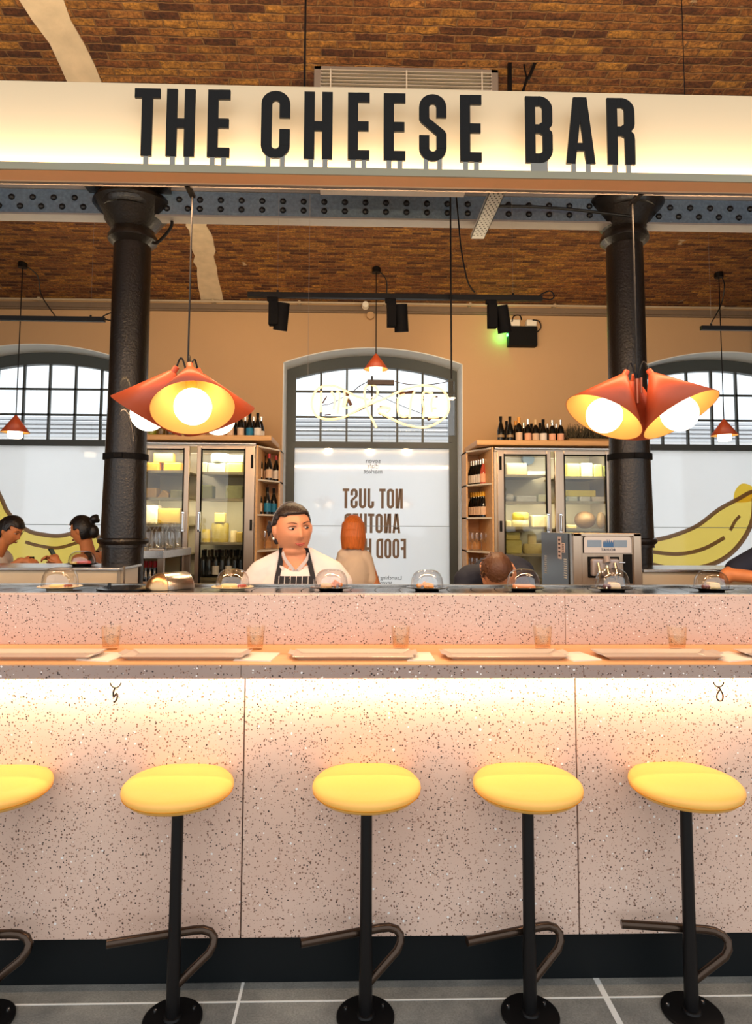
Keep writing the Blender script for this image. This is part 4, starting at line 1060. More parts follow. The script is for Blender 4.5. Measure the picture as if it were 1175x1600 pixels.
# ------------------------------------------------------------------ plates with glass domes on the belt
ZB = zs1 - .006
M_pblack = mat('black_plate_glaze', (18, 18, 18), 0.2, var=0.05); M_pcream = mat('cream_plate_glaze', (224, 200, 160), 0.3, var=0.03)
def plate_set(px, Y, z, mt, lab, dish, sc=1.0, dr=.069, dh=.075, pedestal=True):
    X = flat(px, 918, z).x if z < 1.3 and Y < 3 else at(px, 880, Y).x
    r = thing('plate', mt.name.split('_')[0] + ' plate ' + lab, 'plate', (0, 0, 0), 0, 'plates of cheese travelling on the belt')
    m = MB(); s = sc
    m.lathe([(.05 * s, 0), (.052 * s, .006 * s), (.086 * s, .013 * s), (.089 * s, .015 * s), (.086 * s, .0165 * s), (.052 * s, .010 * s), (.001, .010 * s)], n=40); m.build('plate_body', mt, r, smooth=True)
    r.location = (X, Y, z)
    d = thing('glass_dome', 'glass dome over ' + dish[0] + ' ' + lab, 'dome', (0, 0, 0), 0, 'clear domes on the belt plates')
    m = MB(); m.lathe([(dr, 0), (dr + .001, .004), (dr, .018 * s), (dr * .95, dh * .52), (dr * .82, dh * .76), (dr * .60, dh * .93), (dr * .3, dh * .995), (.001, dh)], n=40, cap=False); m.build('dome_shell', M_dome, d, smooth=True, angle=80)
    m = MB(); q = [(math.cos(2 * PI * i / 40) * dr, math.sin(2 * PI * i / 40) * dr, .002) for i in range(41)]; m.tube(q, .0016, 6); m.build('rim', M_dome, d, smooth=True)
    d.location = (X, Y, z + .0155 * s)
    zf = z + .011 * s
    rng = random.Random(px)
    for nm, cat_, lab2, col_, kind_, ox, oy, w_, h_ in dish[1]:
        m = MB(); cx, cy = X + ox, Y + oy
        if kind_ == 'wedge':
            m.hexa([(cx - w_, cy - .02, zf), (cx + w_, cy - .022, zf), (cx + w_ * .8, cy + .016, zf), (cx - w_ * .9, cy + .02, zf), (cx - w_ * .95, cy - .018, zf + h_), (cx + w_ * .9, cy - .02, zf + h_ * .85), (cx + w_ * .7, cy + .014, zf + h_), (cx - w_ * .8, cy + .018, zf + h_)])
            m.build_args = None; o = m.build(nm, mat('food_' + nm + str(col_[1]), col_, 0.5, var=0.12, scale=60, bump=.3, bscale=200), bevel=.003)
        elif kind_ == 'crumbs':
            for k in range(14):
                a = rng.uniform(0, 6.28); q = rng.uniform(0, 1); m.ell((cx + math.cos(a) * w_ * q, cy + math.sin(a) * .024 * q, zf + h_ * (.25 + .55 * (1 - q))), (rng.uniform(.006, .012), rng.uniform(.006, .012), rng.uniform(.005, h_ * .5)), nu=8, nv=6)
            o = m.build(nm, mat('food_' + nm + str(col_[1]), col_, 0.5, var=0.3, scale=70), smooth=True); o['kind'] = 'stuff'
        else:
            for k in range(4):
                m.ell((cx + (k - 1.5) * w_ * .4, cy + rng.uniform(-.006, .006), zf + h_ * .4), (w_ * .45, .018, h_ * .5), nu=12, nv=8)
            o = m.build(nm, mat('food_' + nm + str(col_[1]), col_, 0.45, var=0.3, scale=80), smooth=True)
        tag(o, lab2, cat_)
PBY = YS + .23
O_, Yl = (226, 140, 50), (236, 196, 96)
plate_set(109, PBY, ZB, M_pcream, 'furthest left on the front belt', ('yellow cheese', [('cheese_wedge', 'cheese', 'long pale yellow cheese slice on the leftmost cream plate', (236, 206, 120), 'wedge', -.004, 0, .034, .012), ('chutney', 'relish', 'brown relish spoonful on the leftmost cream plate', (150, 70, 34), 'lump', .040, -.01, .016, .014)]), 1.0, .072, .082)
plate_set(371, PBY, ZB, M_pcream, 'just left of the chef', ('yellow cheese slab', [('cheese_wedge', 'cheese', 'bright yellow cheese slab on the cream plate left of the chef', (244, 206, 70), 'wedge', -.012, 0, .036, .016), ('chutney', 'relish', 'red relish spoonful on the cream plate left of the chef', (176, 56, 30), 'lump', .040, -.006, .018, .016)]), 1.0, .069, .074)
plate_set(519, PBY, ZB, M_pblack, 'in front of the chef', ('orange cheese crumbs', [('cheese_wedge', 'cheese', 'pale orange cheese piece under the dome in front of the chef', (232, 176, 112), 'wedge', -.020, 0, .026, .018), ('cracker_pieces', 'crackers', 'orange cracker pieces under the dome in front of the chef', (218, 124, 38), 'crumbs', .018, 0, .034, .028)]), 1.0, .070, .075)
plate_set(662, PBY, ZB, M_pblack, 'in front of the middle window poster', ('orange cheese chunks', [('cheese_wedge', 'cheese', 'deep orange cheese chunk under the dome before the window poster', (240, 150, 30), 'wedge', .006, 0, .022, .020), ('cracker_pieces', 'crackers', 'golden cracker pieces under the dome before the window poster', (226, 150, 70), 'crumbs', -.01, .004, .048, .022)]), 1.0, .068, .074)
plate_set(805, PBY, ZB, M_pblack, 'in front of the bending man', ('toasted bread', [('bread_slice', 'bread', 'toasted orange bread slice under the dome before the bending man', (226, 140, 74), 'wedge', 0, 0, .050, .016)]), 1.0, .069, .078)
plate_set(936, PBY, ZB, M_pblack, 'in front of the soft serve machine', ('white cheese', [('cheese_wedge', 'cheese', 'cream coloured cheese block in front of the soft serve machine', (238, 208, 160), 'wedge', .006, 0, .024, .026), ('chutney', 'relish', 'dark red relish beside the cheese before the soft serve machine', (96, 34, 24), 'lump', -.028, -.008, .014, .022)]), 1.0, .070, .082)
plate_set(1081, PBY, ZB, M_pblack, 'furthest right on the front belt', ('pale cheese', [('cheese_wedge', 'cheese', 'pale cheese block under the rightmost dome on the front belt', (240, 214, 150), 'wedge', .006, 0, .024, .028), ('chutney', 'relish', 'dark red relish under the rightmost dome on the front belt', (110, 40, 26), 'lump', -.030, -.008, .013, .020)]), 1.0, .069, .074)
plate_set(128, 4.42, zw, M_pblack, 'on the left rear counter before the woman with the phone', ('pink ham', [('ham_slices', 'ham', 'pink ham slices under the dome on the left rear counter', (216, 92, 92), 'lump', .012, 0, .050, .026), ('cheese_wedge', 'cheese', 'pale cheese piece under the dome on the left rear counter', (236, 206, 150), 'wedge', -.045, -.01, .022, .018)]), 1.15, .085, .082)
# dark empty belt disc, roll-top steel cover
X = flat(202, 920, ZB).x
m = MB(); m.lathe([(.08, 0), (.115, .004), (.115, .010), (.1, .012), (.001, .012)], (X, PBY, ZB), n=40)
m.cyl((X - .06, PBY - .02, ZB + .01), (X - .06, PBY - .02, ZB + .03), .007, n=12)
tag(m.build('black_disc', M_pblack, smooth=True), 'flat black empty serving disc on the belt left of the steel roll cover', 'disc')
rc = thing('roll_top_cover', 'domed brushed steel roll top cover standing on the belt beside the left column', 'cover', tuple(at(262, 921, 2.90)))
c0_ = Vector((at(250, 918, 2.84).x, 2.84, ZB + .002)); ax_ = Vector((.66, .75, 0)).normalized(); sd_ = Vector((-ax_.y, ax_.x, 0)) * -1; R0 = .060
M_brass = mat('warm_satin_steel', (204, 166, 122), 0.30, 1.0, var=0.05)
def ring_(t, rr): return [c0_ + ax_ * t + sd_ * (rr * math.cos(math.radians(a))) + Vector((0, 0, rr * 1.12 * math.sin(math.radians(a)))) for a in range(0, 181, 9)]
m = MB(); m.loft([ring_(-R0 * .98 * math.cos(math.radians(j * 9)), max(.002, R0 * math.sin(math.radians(j * 9)))) for j in range(0, 11)])
m.build('rounded_end', M_brass, rc, smooth=True, angle=60)
m = MB(); m.loft([ring_(.0005, R0 * .96), ring_(.002, R0 * 1.03), ring_(.125, R0 * 1.03), ring_(.132, R0 * .96)]); m.build('cylinder_body', M_steelx, rc, smooth=True)

# ------------------------------------------------------------------ bottles and glasses
M_bglass = mat('dark_bottle_glass', (12, 14, 12), 0.12, var=0.1, spec=0.7); M_bgreen = mat('green_bottle_glass', (30, 42, 26), 0.12)
LAB = {'cream': mat('cream_paper_label', (226, 192, 160), 0.7), 'blue': mat('blue_paper_label', (24, 120, 160), 0.6), 'white': mat('white_paper_label', (236, 226, 214), 0.7), 'pink': mat('pink_paper_label', (240, 176, 140), 0.7), 'gold': mat('gold_paper_label', (150, 120, 80), 0.5)}
CAPS = {'black': M_blackmat, 'red': mat('red_foil_cap', (170, 22, 26), 0.35), 'orange': mat('orange_foil_cap', (232, 150, 30), 0.35), 'silver': mat('silver_foil_cap', (220, 214, 206), 0.25, .8), 'tan': mat('tan_foil_cap', (214, 178, 130), 0.4), 'yellow': mat('yellow_foil_cap', (240, 176, 30), 0.35)}
PROTO = {}
def bottle(kind, label, loc, group, cat='bottle'):
    lab, cap, shape, h = kind
    key = kind
    if key not in PROTO:
        r = thing('wine_bottle', label, cat)
        R_ = .038 if shape == 'b' else .040
        m = MB(); gm = M_bglass if shape != 'r' else mat('rose_wine_glass', (190, 80, 60), 0.12)
        if shape == 'b': prof = [(.030, 0), (R_, .004), (R_, h * .60), (R_ * .82, h * .68), (.0155, h * .76), (.0145, h * .93), (.0165, h * .94), (.0165, h * .97), (.014, h)]
        else: prof = [(.030, 0), (R_, .004), (R_, h * .48), (R_ * .86, h * .56), (.020, h * .72), (.0150, h * .80), (.0145, h * .93), (.0165, h * .94), (.0165, h * .97), (.014, h)]
        m.lathe(prof, n=20); m.build('bottle_glass', gm, r, smooth=True)
        if lab:
            m = MB(); z0, z1 = (h * .10, h * .42) if lab != 'gold' else (h * .22, h * .32); m.lathe([(R_ + .0006, z0), (R_ + .0006, z1)], n=20, cap=False); m.build('paper_label', LAB[lab], r, smooth=True)
        m = MB(); m.lathe([(.0158, h * .78 if shape == 'b' else h * .82), (.0175, h * .93), (.0175, h * 1.0), (.001, h * 1.004)], n=16, cap=False); m.build('foil_cap', CAPS[cap], r, smooth=True)
        PROTO[key] = r; o = r
    else: o = copy_tree(PROTO[key])
    o.location = loc; o.rotation_euler = (0, 0, random.uniform(0, .6)); o['label'] = label; o['group'] = group
    return o
FY_ = 7.2
def Zf(py, Y=7.2): return at(590, py, Y).z
# ------------------------------------------------------------------ fridges
def fridge(label, body_px, doors, glass_y, shelves_y, py_top, right):
    x0, x1 = (at(v, 800, FY_).x for v in body_px)
    r = thing('glass_door_fridge', label, 'fridge', ((x0 + x1) / 2, 7.55, 0))
    zt_ = Zf(py_top); D = 7.95
    m = MB(); t = .03
    m.box(x0, x1, D - .03, D, .1, zt_); m.box(x0, x0 + t, FY_ + .05, D, .1, zt_); m.box(x1 - t, x1, FY_ + .05, D, .1, zt_); m.box(x0, x1, FY_ + .02, D, zt_ - .03, zt_); m.box(x0, x1, FY_ + .05, D, .1, .2); m.box(x0 + .02, x1 - .02, FY_ + .1, D, 0, .1)
    m.build('cabinet_body', mat('fridge_steel_body', (196, 184, 168), 0.35, .6), r)
    m = MB(); m.box(x0 + t, x1 - t, D - .036, D - .03, .2, zt_ - .04); m.build('back_liner', mat('pale_fridge_liner', (206, 196, 166), 0.4), r)
    m = MB(); m.box(x0, x1, FY_ - .01, FY_ + .05, zt_ - .012, zt_ + .010); m.build('top_trim', M_steelx, r, bevel=.004)
    dz0 = .18
    for k, (fa, fb, ga, gb) in enumerate(doors):
        a, b, c, d = (at(v, 800, FY_).x for v in (fa, fb, ga, gb)); gt = Zf(glass_y); dt = zt_ - .025
        m = MB(); m.box(a, c, FY_ - .01, FY_ + .04, dz0, dt); m.box(d, b, FY_ - .01, FY_ + .04, dz0, dt); m.box(c, d, FY_ - .01, FY_ + .04, gt, dt); m.box(c, d, FY_ - .01, FY_ + .04, dz0, dz0 + .14)
        dr_ = m.build('door', M_steel, r, bevel=.004)
        m = MB(); m.box(c - .004, c + .010, FY_ - .013, FY_ + .01, dz0 + .13, gt + .01); m.box(d - .010, d + .004, FY_ - .013, FY_ + .01, dz0 + .13, gt + .01); m.box(c, d, FY_ - .013, FY_ + .01, gt - .01, gt + .005)
        m.build('door_gasket', M_blackmat, dr_)
        m = MB(); m.box(c, d, FY_ + .012, FY_ + .016, dz0 + .14, gt); m.build('door_pane', M_fglass, dr_)
        hx = (b - .045) if k == 0 else (a + .045)
        m = MB(); z0, z1 = Zf(832), Zf(801)
        m.box(hx - .016, hx + .016, FY_ - .05, FY_ - .012, z0, z1); m.cyl((hx, FY_ - .055, z0 + .02), (hx, FY_ - .055, z1 - .02), .014, n=12)
        m.build('door_handle', M_chrome, dr_, bevel=.004)
        hxx = a + .03 if k == 0 else b - .03
        m = MB()
        m.box(hxx - .012, hxx + .012, FY_ - .022, FY_ - .01, Zf(733), Zf(712)); m.build('hinge', M_blackmat, dr_); m = MB(); m.box(hxx - .012, hxx + .012, FY_ - .022, FY_ - .01, Zf(830), Zf(813)); m.build('hinge', M_blackmat, dr_)
        for sy in shelves_y[k]:
            z = Zf(sy, FY_ + .07); m = MB(); m.box(c - .02, d + .02, FY_ + .07, D - .05, z - .012, z); m.box(c - .02, d + .02, FY_ + .064, FY_ + .07, z - .022, z + .006); m.build('fridge_shelf', mat('shelf_steel', (160, 146, 112), 0.35, .6), r)
        l = area('fridge_light', ((c + d) / 2, FY_ + .12, gt - .01), (0, .4, -1), .4, .05, 5, (1.0, .93, .78))
        l = area('fridge_light', ((c + d) / 2, FY_ + .10, Zf(782) - .03), (0, .5, -1), .4, .03, 4, (1.0, .88, .62))
    return r
FL = fridge('steel glass door fridge full of cheese between the left column and the chef', (214, 398), ((216, 294, 226, 286), (306, 397, 313, 381.5)), 704, ([738, 780, 821, 868, 905], [740, 781, 849, 904]), 695, False)
FR = fridge('steel glass door fridge full of cheese behind the soft serve machine', (774, 963), ((778, 861.5, 788, 855), (868, 958, 882, 948)), 709, ([741, 783, 823, 865, 905], [743, 782, 825, 868, 905]), 699, True)
CHEESE_GROUP = 'cheeses kept in the glass door fridges'
def cheese(px0, px1, yt, sy, col, shape, label, Y=7.42, name='cheese_block', cat='cheese'):
    zsf = Zf(sy, FY_ + .07); X0, X1 = at(px0, sy, Y).x, at(px1, sy, Y).x; h = max(.03, (sy - yt) * Y / F * .97 - .004); z = zsf + .001
    m = MB(); cx = (X0 + X1) / 2; w_ = (X1 - X0) / 2; mt = mat('rind_%d_%d_%d' % col, col, 0.6, var=0.22, scale=22, bump=.3, bscale=60)
    if shape == 'block': m.box(X0, X1, Y - .05, Y + .13, z, z + h); o = m.build(name, mt, bevel=min(.012, h / 4))
    elif shape == 'drum': m.lathe([(w_ * .94, 0), (w_, h * .12), (w_ * 1.0, h * .86), (w_ * .93, h), (.001, h * 1.01)], (cx, Y + .04, z), n=32); o = m.build(name, mt, smooth=True)
    elif shape == 'wheel': m.lathe([(w_ * .9, 0), (w_, h * .3), (w_, h * .7), (w_ * .9, h), (.001, h)], (cx, Y + .04, z), n=32); o = m.build(name, mt, smooth=True)
    elif shape == 'dome': m.ell((cx, Y + .04, z + h * .5), (w_, min(w_, .12), h * .5)); o = m.build(name, mt, smooth=True)
    elif shape == 'wedge':
        m.prism([(X0, z), (X1, z), (X1, z + h * .55), (cx, z + h)], lambda u, v_, t: (u, Y - .05 + t, v_), .15); o = m.build(name, mt, bevel=.006)
    return tag(o, label, cat, CHEESE_GROUP)
lf, rf = 'left fridge', 'right fridge'
C = [
 (228, 250, 723, 738, (240, 160, 34), 'block', 'orange cheese block on the left fridge top shelf, beside the column', 7.42),
 (257, 284, 723, 738, (238, 166, 40), 'block', 'orange cheese block on the left fridge top shelf, at the door post', 7.42),
 (228, 246, 763, 780, (214, 180, 120), 'block', 'tan cheese piece on the left fridge second shelf, beside the column', 7.42),
 (247, 265, 766, 780, (206, 168, 100), 'wedge', 'golden cut cheese piece in the middle of the left fridge second shelf', 7.42),
 (267, 283, 766, 780, (176, 170, 120), 'block', 'greenish cheese piece on the left fridge second shelf by the door post', 7.42),
 (248, 283, 795, 821, (140, 112, 30), 'block', 'large olive brown cheese block on the third shelf of the left fridge', 7.45),
 (228, 247, 790, 821, (206, 196, 170), 'block', 'tall pale carton on the third shelf of the left fridge', 7.42),
 (314, 325, 722, 740, (220, 216, 176), 'block', 'small cream cheese block on the left fridge top shelf, just right of the door post', 7.42),
 (326, 353, 723, 740, (236, 230, 190), 'block', 'long cream cheese block on the left fridge top shelf, right door', 7.42),
 (354, 380, 723, 740, (226, 214, 120), 'block', 'yellow green cheese block on the left fridge top shelf, right door', 7.42),
 (315, 333, 758, 781, (150, 150, 86), 'block', 'mottled green cheese on the left fridge second shelf, just right of the door post', 7.42),
 (353, 379, 758, 781, (176, 178, 130), 'block', 'wide grey green cheese at the right end of the left fridge second shelf', 7.42),
 (329, 356, 818, 849, (178, 160, 76), 'drum', 'large olive cheese drum in the middle of the left fridge third shelf', 7.45),
 (314, 328, 828, 849, (196, 170, 66), 'drum', 'small yellow cheese drum at the left of the left fridge third shelf', 7.42),
 (359, 369, 830, 849, (222, 204, 160), 'drum', 'slim pale cheese drum right of the large olive one', 7.42),
 (370, 380, 832, 849, (178, 150, 70), 'block', 'small brown yellow cheese at the right end of the left fridge third shelf', 7.42),
 (790, 822, 720, 741, (178, 156, 112), 'block', 'brown wrapped cheese box on the top shelf of the right fridge', 7.42),
 (823, 855, 733, 741, (214, 222, 210), 'block', 'flat pale packet on the top shelf of the right fridge, left door', 7.42),
 (790, 805, 768, 783, (200, 200, 190), 'dome', 'foil wrapped cheese at the left of the right fridge second shelf', 7.42),
 (806, 837, 772, 783, (190, 192, 184), 'block', 'foil wrapped flat cheese on the right fridge second shelf', 7.42),
 (839, 855, 770, 783, (206, 212, 180), 'block', 'pale green cheese piece on the right fridge second shelf by the door post', 7.42),
 (790, 798, 812, 823, (180, 168, 110), 'block', 'small tan cheese at the left of the right fridge third shelf', 7.42),
 (800, 828, 811, 823, (196, 190, 150), 'wheel', 'pale cheese wheel at the bottom of a stack on the right fridge third shelf', 7.42),
 (831, 854, 803, 823, (208, 196, 150), 'block', 'cream cheese block on the right fridge third shelf by the door post', 7.42),
 (790, 814, 843, 865, (176, 166, 90), 'block', 'olive cheese block on the fourth shelf of the right fridge', 7.42),
 (818, 852, 849, 865, (190, 176, 120), 'wheel', 'broad ribbed cheese wheel on the fourth shelf of the right fridge', 7.45),
 (884, 904, 720, 743, (222, 214, 100), 'block', 'leftmost yellow cheese block on the right fridge top shelf, right door', 7.42),
 (907, 924, 719, 743, (246, 240, 180), 'block', 'pale yellow cheese block in the middle of the top shelf, right door of right fridge', 7.42),
 (926, 939, 721, 743, (206, 204, 110), 'block', 'yellow green cheese block on the right fridge top shelf, right door', 7.42),
 (941, 948, 723, 743, (176, 180, 90), 'block', 'narrow green cheese at the right end of the top shelf of the right fridge', 7.42),
 (884, 901, 773, 782, (196, 204, 190), 'block', 'leftmost grey wrapped packet on the right fridge second shelf, right door', 7.42),
 (904, 921, 773, 782, (206, 208, 196), 'block', 'middle grey wrapped packet on the right fridge second shelf, right door', 7.42),
 (923, 943, 773, 782, (212, 206, 190), 'block', 'rightmost grey wrapped packet on the right fridge second shelf, right door', 7.42),
 (900, 932, 796, 825, (110, 84, 50), 'dome', 'large dark brown rind cheese on the right fridge third shelf, right door', 7.47),
 (934, 948, 797, 825, (120, 96, 58), 'dome', 'smaller brown rind cheese at the right end of the right fridge third shelf', 7.42),
 (884, 899, 818, 825, (206, 190, 130), 'block', 'flat tan cheese piece on the right fridge third shelf, right door', 7.42)]
for c in C: cheese(*c[:7], Y=c[7])
def on_top(px0, px1, yt, yb, sy, col, shape, label):   # a cheese resting on a lower one
    zsf = Zf(sy, FY_ + .07) + (sy - yb) * 7.42 / F * .97 - .002
    X0, X1 = at(px0, sy, 7.42).x, at(px1, sy, 7.42).x; h = (yb - yt) * 7.42 / F; cx = (X0 + X1) / 2; w_ = (X1 - X0) / 2
    m = MB(); mt = mat('rind_%d_%d_%d' % col, col, 0.6, var=0.2, scale=22, bump=.3, bscale=60)
    if shape == 'block': m.box(X0, X1, 7.39, 7.5, zsf, zsf + h); o = m.build('cheese_block', mt, bevel=min(.01, h / 4))
    else: m.lathe([(w_ * .9, 0), (w_, h * .2), (w_, h * .8), (w_ * .9, h), (.001, h)], (cx, 7.45, zsf), n=28); o = m.build('cheese_block', mt, smooth=True)
    tag(o, label, 'cheese', CHEESE_GROUP)
on_top(240, 271, 708, 723, 738, (226, 170, 62), 'block', 'amber cheese block resting on the two orange blocks in the left fridge')
on_top(328, 356, 708, 722, 740, (214, 222, 206), 'drum', 'white cheese drum resting on the cream block in the left fridge')
on_top(357, 380, 710, 722, 740, (222, 228, 210), 'block', 'white cheese block resting on the yellow green one in the left fridge')
on_top(335, 351, 802, 818, 849, (196, 176, 90), 'block', 'square olive cheese resting on the large drum in the left fridge')
on_top(802, 827, 799, 811, 823, (176, 160, 60), 'drum', 'olive yellow cheese resting on the pale wheel in the right fridge')
on_top(791, 812, 831, 843, 865, (186, 172, 96), 'block', 'upper olive cheese block of the stack on the right fridge fourth shelf')
on_top(826, 839, 834, 849, 865, (214, 198, 150), 'drum', 'small pale cheese drum resting on the broad ribbed wheel')
on_top(884, 930, 763, 773, 782, (214, 198, 70), 'block', 'yellow cheese slab resting across the grey packets in the right fridge')
P = at(826, 717, 7.8); m = MB(); m.cyl((P.x, 7.88, P.z), (P.x, 7.80, P.z), .07, n=28)
o = m.build('cooling_fan', mat('grey_blue_fan', (120, 140, 156), 0.4), FR, smooth=True)
for i, px in enumerate((317, 326, 337, 347, 357, 367, 377)):
    bottle(('white' if i in (2, 4) else None, 'black', 'b', .30), 'dark wine bottle at the bottom of the left fridge, %s from the left' % ORD[i], (at(px, 900, 7.4).x, 7.4, Zf(904, FY_ + .07) + .001), 'wine bottles at the bottom of the left fridge')
for i, px in enumerate((321, 332, 343, 353, 362, 372)):
    bottle((None, 'black', 'b', .30), 'dark wine bottle, back row in the left fridge bottom, %s from the left' % ORD[i], (at(px, 900, 7.58).x, 7.55, Zf(904, FY_ + .07) + .001), 'wine bottles at the bottom of the left fridge')

# ------------------------------------------------------------------ wooden tops and end shelves
def board(label, pa, pb, yt, yb_, rounded):
    X0, X1 = at(pa, 690, 7.16).x, at(pb, 690, 7.16).x; z0, z1 = Zf(yb_, 7.16), Zf(yt, 7.16)
    m = MB(); m.box(X0, X1, 7.16, 8.0, z0, z1); o = m.build('fridge_top_board', M_birch, bevel=.012, seg=3); tag(o, label, 'shelf board'); return z1
ZTL = board('thick birch board on top of the left fridge', 212, 424, 681.5, 690, 1)
ZTR = board('thick birch board on top of the right fridge', 745, 963, 685.5, 694, -1)
def endshelf(label, px_in, px_out, ys, ytop):
    xi, xo = at(px_in, 800, FY_).x, at(px_out, 800, 7.6).x; s = 1 if xo > xi else -1
    r = thing('end_shelf_unit', label, 'shelf', ((xi + xo) / 2, 7.8, 0))
    zt_ = Zf(ytop)
    m = MB(); m.box(min(xi, xi + s * .02), max(xi, xi + s * .02), FY_, 8.0, 0, zt_); m.build('inner_side', M_birch, r)
    m = MB(); m.box(min(xo, xo - s * .018), max(xo, xo - s * .018), 7.66, 8.0, 0, zt_); m.build('outer_side', M_birch, r)
    m = MB(); m.box(min(xi, xo), max(xi, xo), 7.975, 8.0, 0, zt_); m.build('back_board', M_birch, r)
    zs_ = []
    for y in [ytop] + ys:
        z = Zf(y); zs_.append(z); t = .018
        p = [(xi + s * .02, FY_ + .03, z - t), (xo, 7.62, z - t), (xo, 7.975, z - t), (xi + s * .02, 7.975, z - t)]
        if s < 0: p = p[::-1]
        m = MB(); m.hexa(p + [(a, b, c + t) for a, b, c in p]); m.build('shelf_board', M_birchwhite, r)
    return zs_
SL = endshelf('birch end shelf unit with bottles between the left fridge and the middle window', 399, 436, [749, 804, 861, 905], 697)
SR = endshelf('birch end shelf unit with bottles between the middle window and the right fridge', 772, 730, [753, 807, 862, 905], 697)
Yb_ = 7.55
def XB(px, Y=Yb_): return at(px, 760, Y).x
g = 'wine bottles on the left end shelf'
bottle(('cream', 'black', 'b', .31), 'dark bottle with cream label at the left of the upper left end shelf', (XB(405, 7.48), 7.48, SL[1]), g)
bottle(('cream', 'red', 's', .31), 'dark red capped bottle with cream label, middle of the upper left end shelf', (XB(420), 7.55, SL[1]), g)
bottle(('white', 'red', 's', .31), 'dark bottle with red cap at the right of the upper left end shelf', (XB(431, 7.75), 7.75, SL[1]), g)
bottle(('cream', 'black', 'b', .31), 'dark bottle with black cap set back on the upper left end shelf', (XB(412, 7.75), 7.75, SL[1]), g)
bottle(('cream', 'black', 's', .31), 'dark bottle with cream label on the lower left end shelf', (XB(405, 7.48), 7.48, SL[2]), g)
bottle(('blue', 'black', 's', .31), 'front dark bottle with blue label on the lower left end shelf', (XB(418), 7.55, SL[2]), g)
bottle(('blue', 'black', 's', .31), 'rear dark bottle with blue label on the lower left end shelf', (XB(428, 7.74), 7.74, SL[2]), g)
bottle(('cream', 'black', 's', .31), 'dark bottle behind the cream labelled one, lower left end shelf', (XB(411, 7.75), 7.75, SL[2]), g)
g = 'wine bottles on the right end shelf'
for row, (cap, labs, nm) in enumerate((('silver', 'white', 'upper'), ('yellow', 'cream', 'middle'))):
    for i in range(6):
        f = i / 5; Y = 7.90 - f * .30; px = 736.5 + f * 19
        bottle((labs if not (row == 0 and i == 5) else 'pink', cap if row else 'silver', 's' if not (row == 0 and i == 5) else 'r', .30), ('%s capped bottle, %s from the wall, window side of %s right end shelf' % (cap, ORD[i], nm)), (XB(px, Y), Y, SR[1 + row]), g)
    for i in range(3):
        Y = 7.86 - i * .14
        bottle(('cream', 'black' if row else 'silver', 'b', .29), 'dark bottle nearest the fridge side, %s from the wall, %s right end shelf' % (ORD[i], nm), (XB(761 + i * 3, Y), Y, SR[1 + row]), g)
def wineglass():
    r = thing('wine_glass', 'x', 'wine glass')
    m = MB(); m.lathe([(.034, 0), (.034, .002), (.006, .006), (.004, .012), (.004, .080), (.012, .088), (.033, .115), (.038, .145), (.034, .19), (.031, .21)], n=20, cap=False); m.build('glass_bowl', M_winegl, r, smooth=True)
    m = MB(); m.lathe([(.034, 0), (.034, .003), (.006, .006), (.001, .007)], n=20); m.build('glass_foot', M_winegl, r, smooth=True)
    return r
wg = wineglass(); first = True
def put_glass(x, y, z, label, group):
    global first
    o = wg if first else copy_tree(wg); first = False
    o.location = (x, y, z); o['label'] = label; o['group'] = group
for i in range(6):
    put_glass(XB(404 + (i % 3) * 11, 7.5 + .18 * (i // 3) + .06 * (i % 3)), 7.5 + .18 * (i // 3) + .06 * (i % 3), SL[3], 'wine glass in the %s row on the left end shelf, %s from the fridge' % (('front', 'back')[i // 3], ORD[i % 3]), 'wine glasses on the left end shelf')
for sh_, nm in ((3, 'third'), (4, 'lowest')):
    for i in range(10):
        Y = 7.6 + .19 * (i // 5) - (0.02 * (i % 5) if i < 5 else 0)
        put_glass(XB(737 + (i % 5) * 7.4, Y), Y, SR[sh_], 'wine glass, %s row of the %s right end shelf, %s from the window' % (('front', 'back')[i // 5], nm, ORD[i % 5]), 'wine glasses on the right end shelf')
# bottles on the fridge tops
g = 'bottles on top of the right fridge'
spec = [(782, 7.85, None, 'silver', 's', .30), (782.5, 7.5, 'gold', 'black', 's', .315), (791.5, 7.75, None, 'black', 's', .30), (797, 7.5, 'gold', 'black', 's', .315), (806, 7.75, None, 'orange', 's', .305), (811, 7.5, 'cream', 'orange', 'b', .305), (818.5, 7.8, None, 'silver', 'b', .29), (825, 7.5, 'pink', 'silver', 'b', .285), (830.5, 7.8, None, 'black', 's', .28), (837, 7.5, 'cream', 'tan', 'b', .28), (844, 7.75, None, 'black', 'b', .28), (849, 7.5, 'white', 'black', 's', .285), (855.5, 7.8, None, 'silver', 's', .28), (863, 7.5, 'pink', 'silver', 'b', .275), (869, 7.8, None, 'silver', 's', .28), (876, 7.5, 'pink', 'silver', 'b', .28)]
for i, (px, Y, lb, cp, sh_, h) in enumerate(spec):
    bottle((lb, cp, sh_, h), '%s capped dark bottle on top of the right fridge, %s from the left' % (cp, ORD[i]), (at(px, 680, Y).x, Y, ZTR), g)
g = 'bottles on top of the left fridge'
spec = [(360, 7.5, 'cream', 'black', 'b'), (367, 7.75, None, 'silver', 'b'), (376, 7.5, 'cream', 'black', 'b'), (383, 7.75, None, 'silver', 's'), (390, 7.5, 'blue', 'black', 's'), (396, 7.75, 'blue', 'silver', 's'), (402.5, 7.5, 'white', 'black', 's'), (408, 7.75, 'white', 'silver', 's')]
for i, (px, Y, lb, cp, sh_) in enumerate(spec):
    bottle((lb, cp, sh_, .30), '%s capped bottle on top of the left fridge, %s from the left' % (cp, ORD[i]), (at(px, 675, Y).x, Y, ZTL), g)
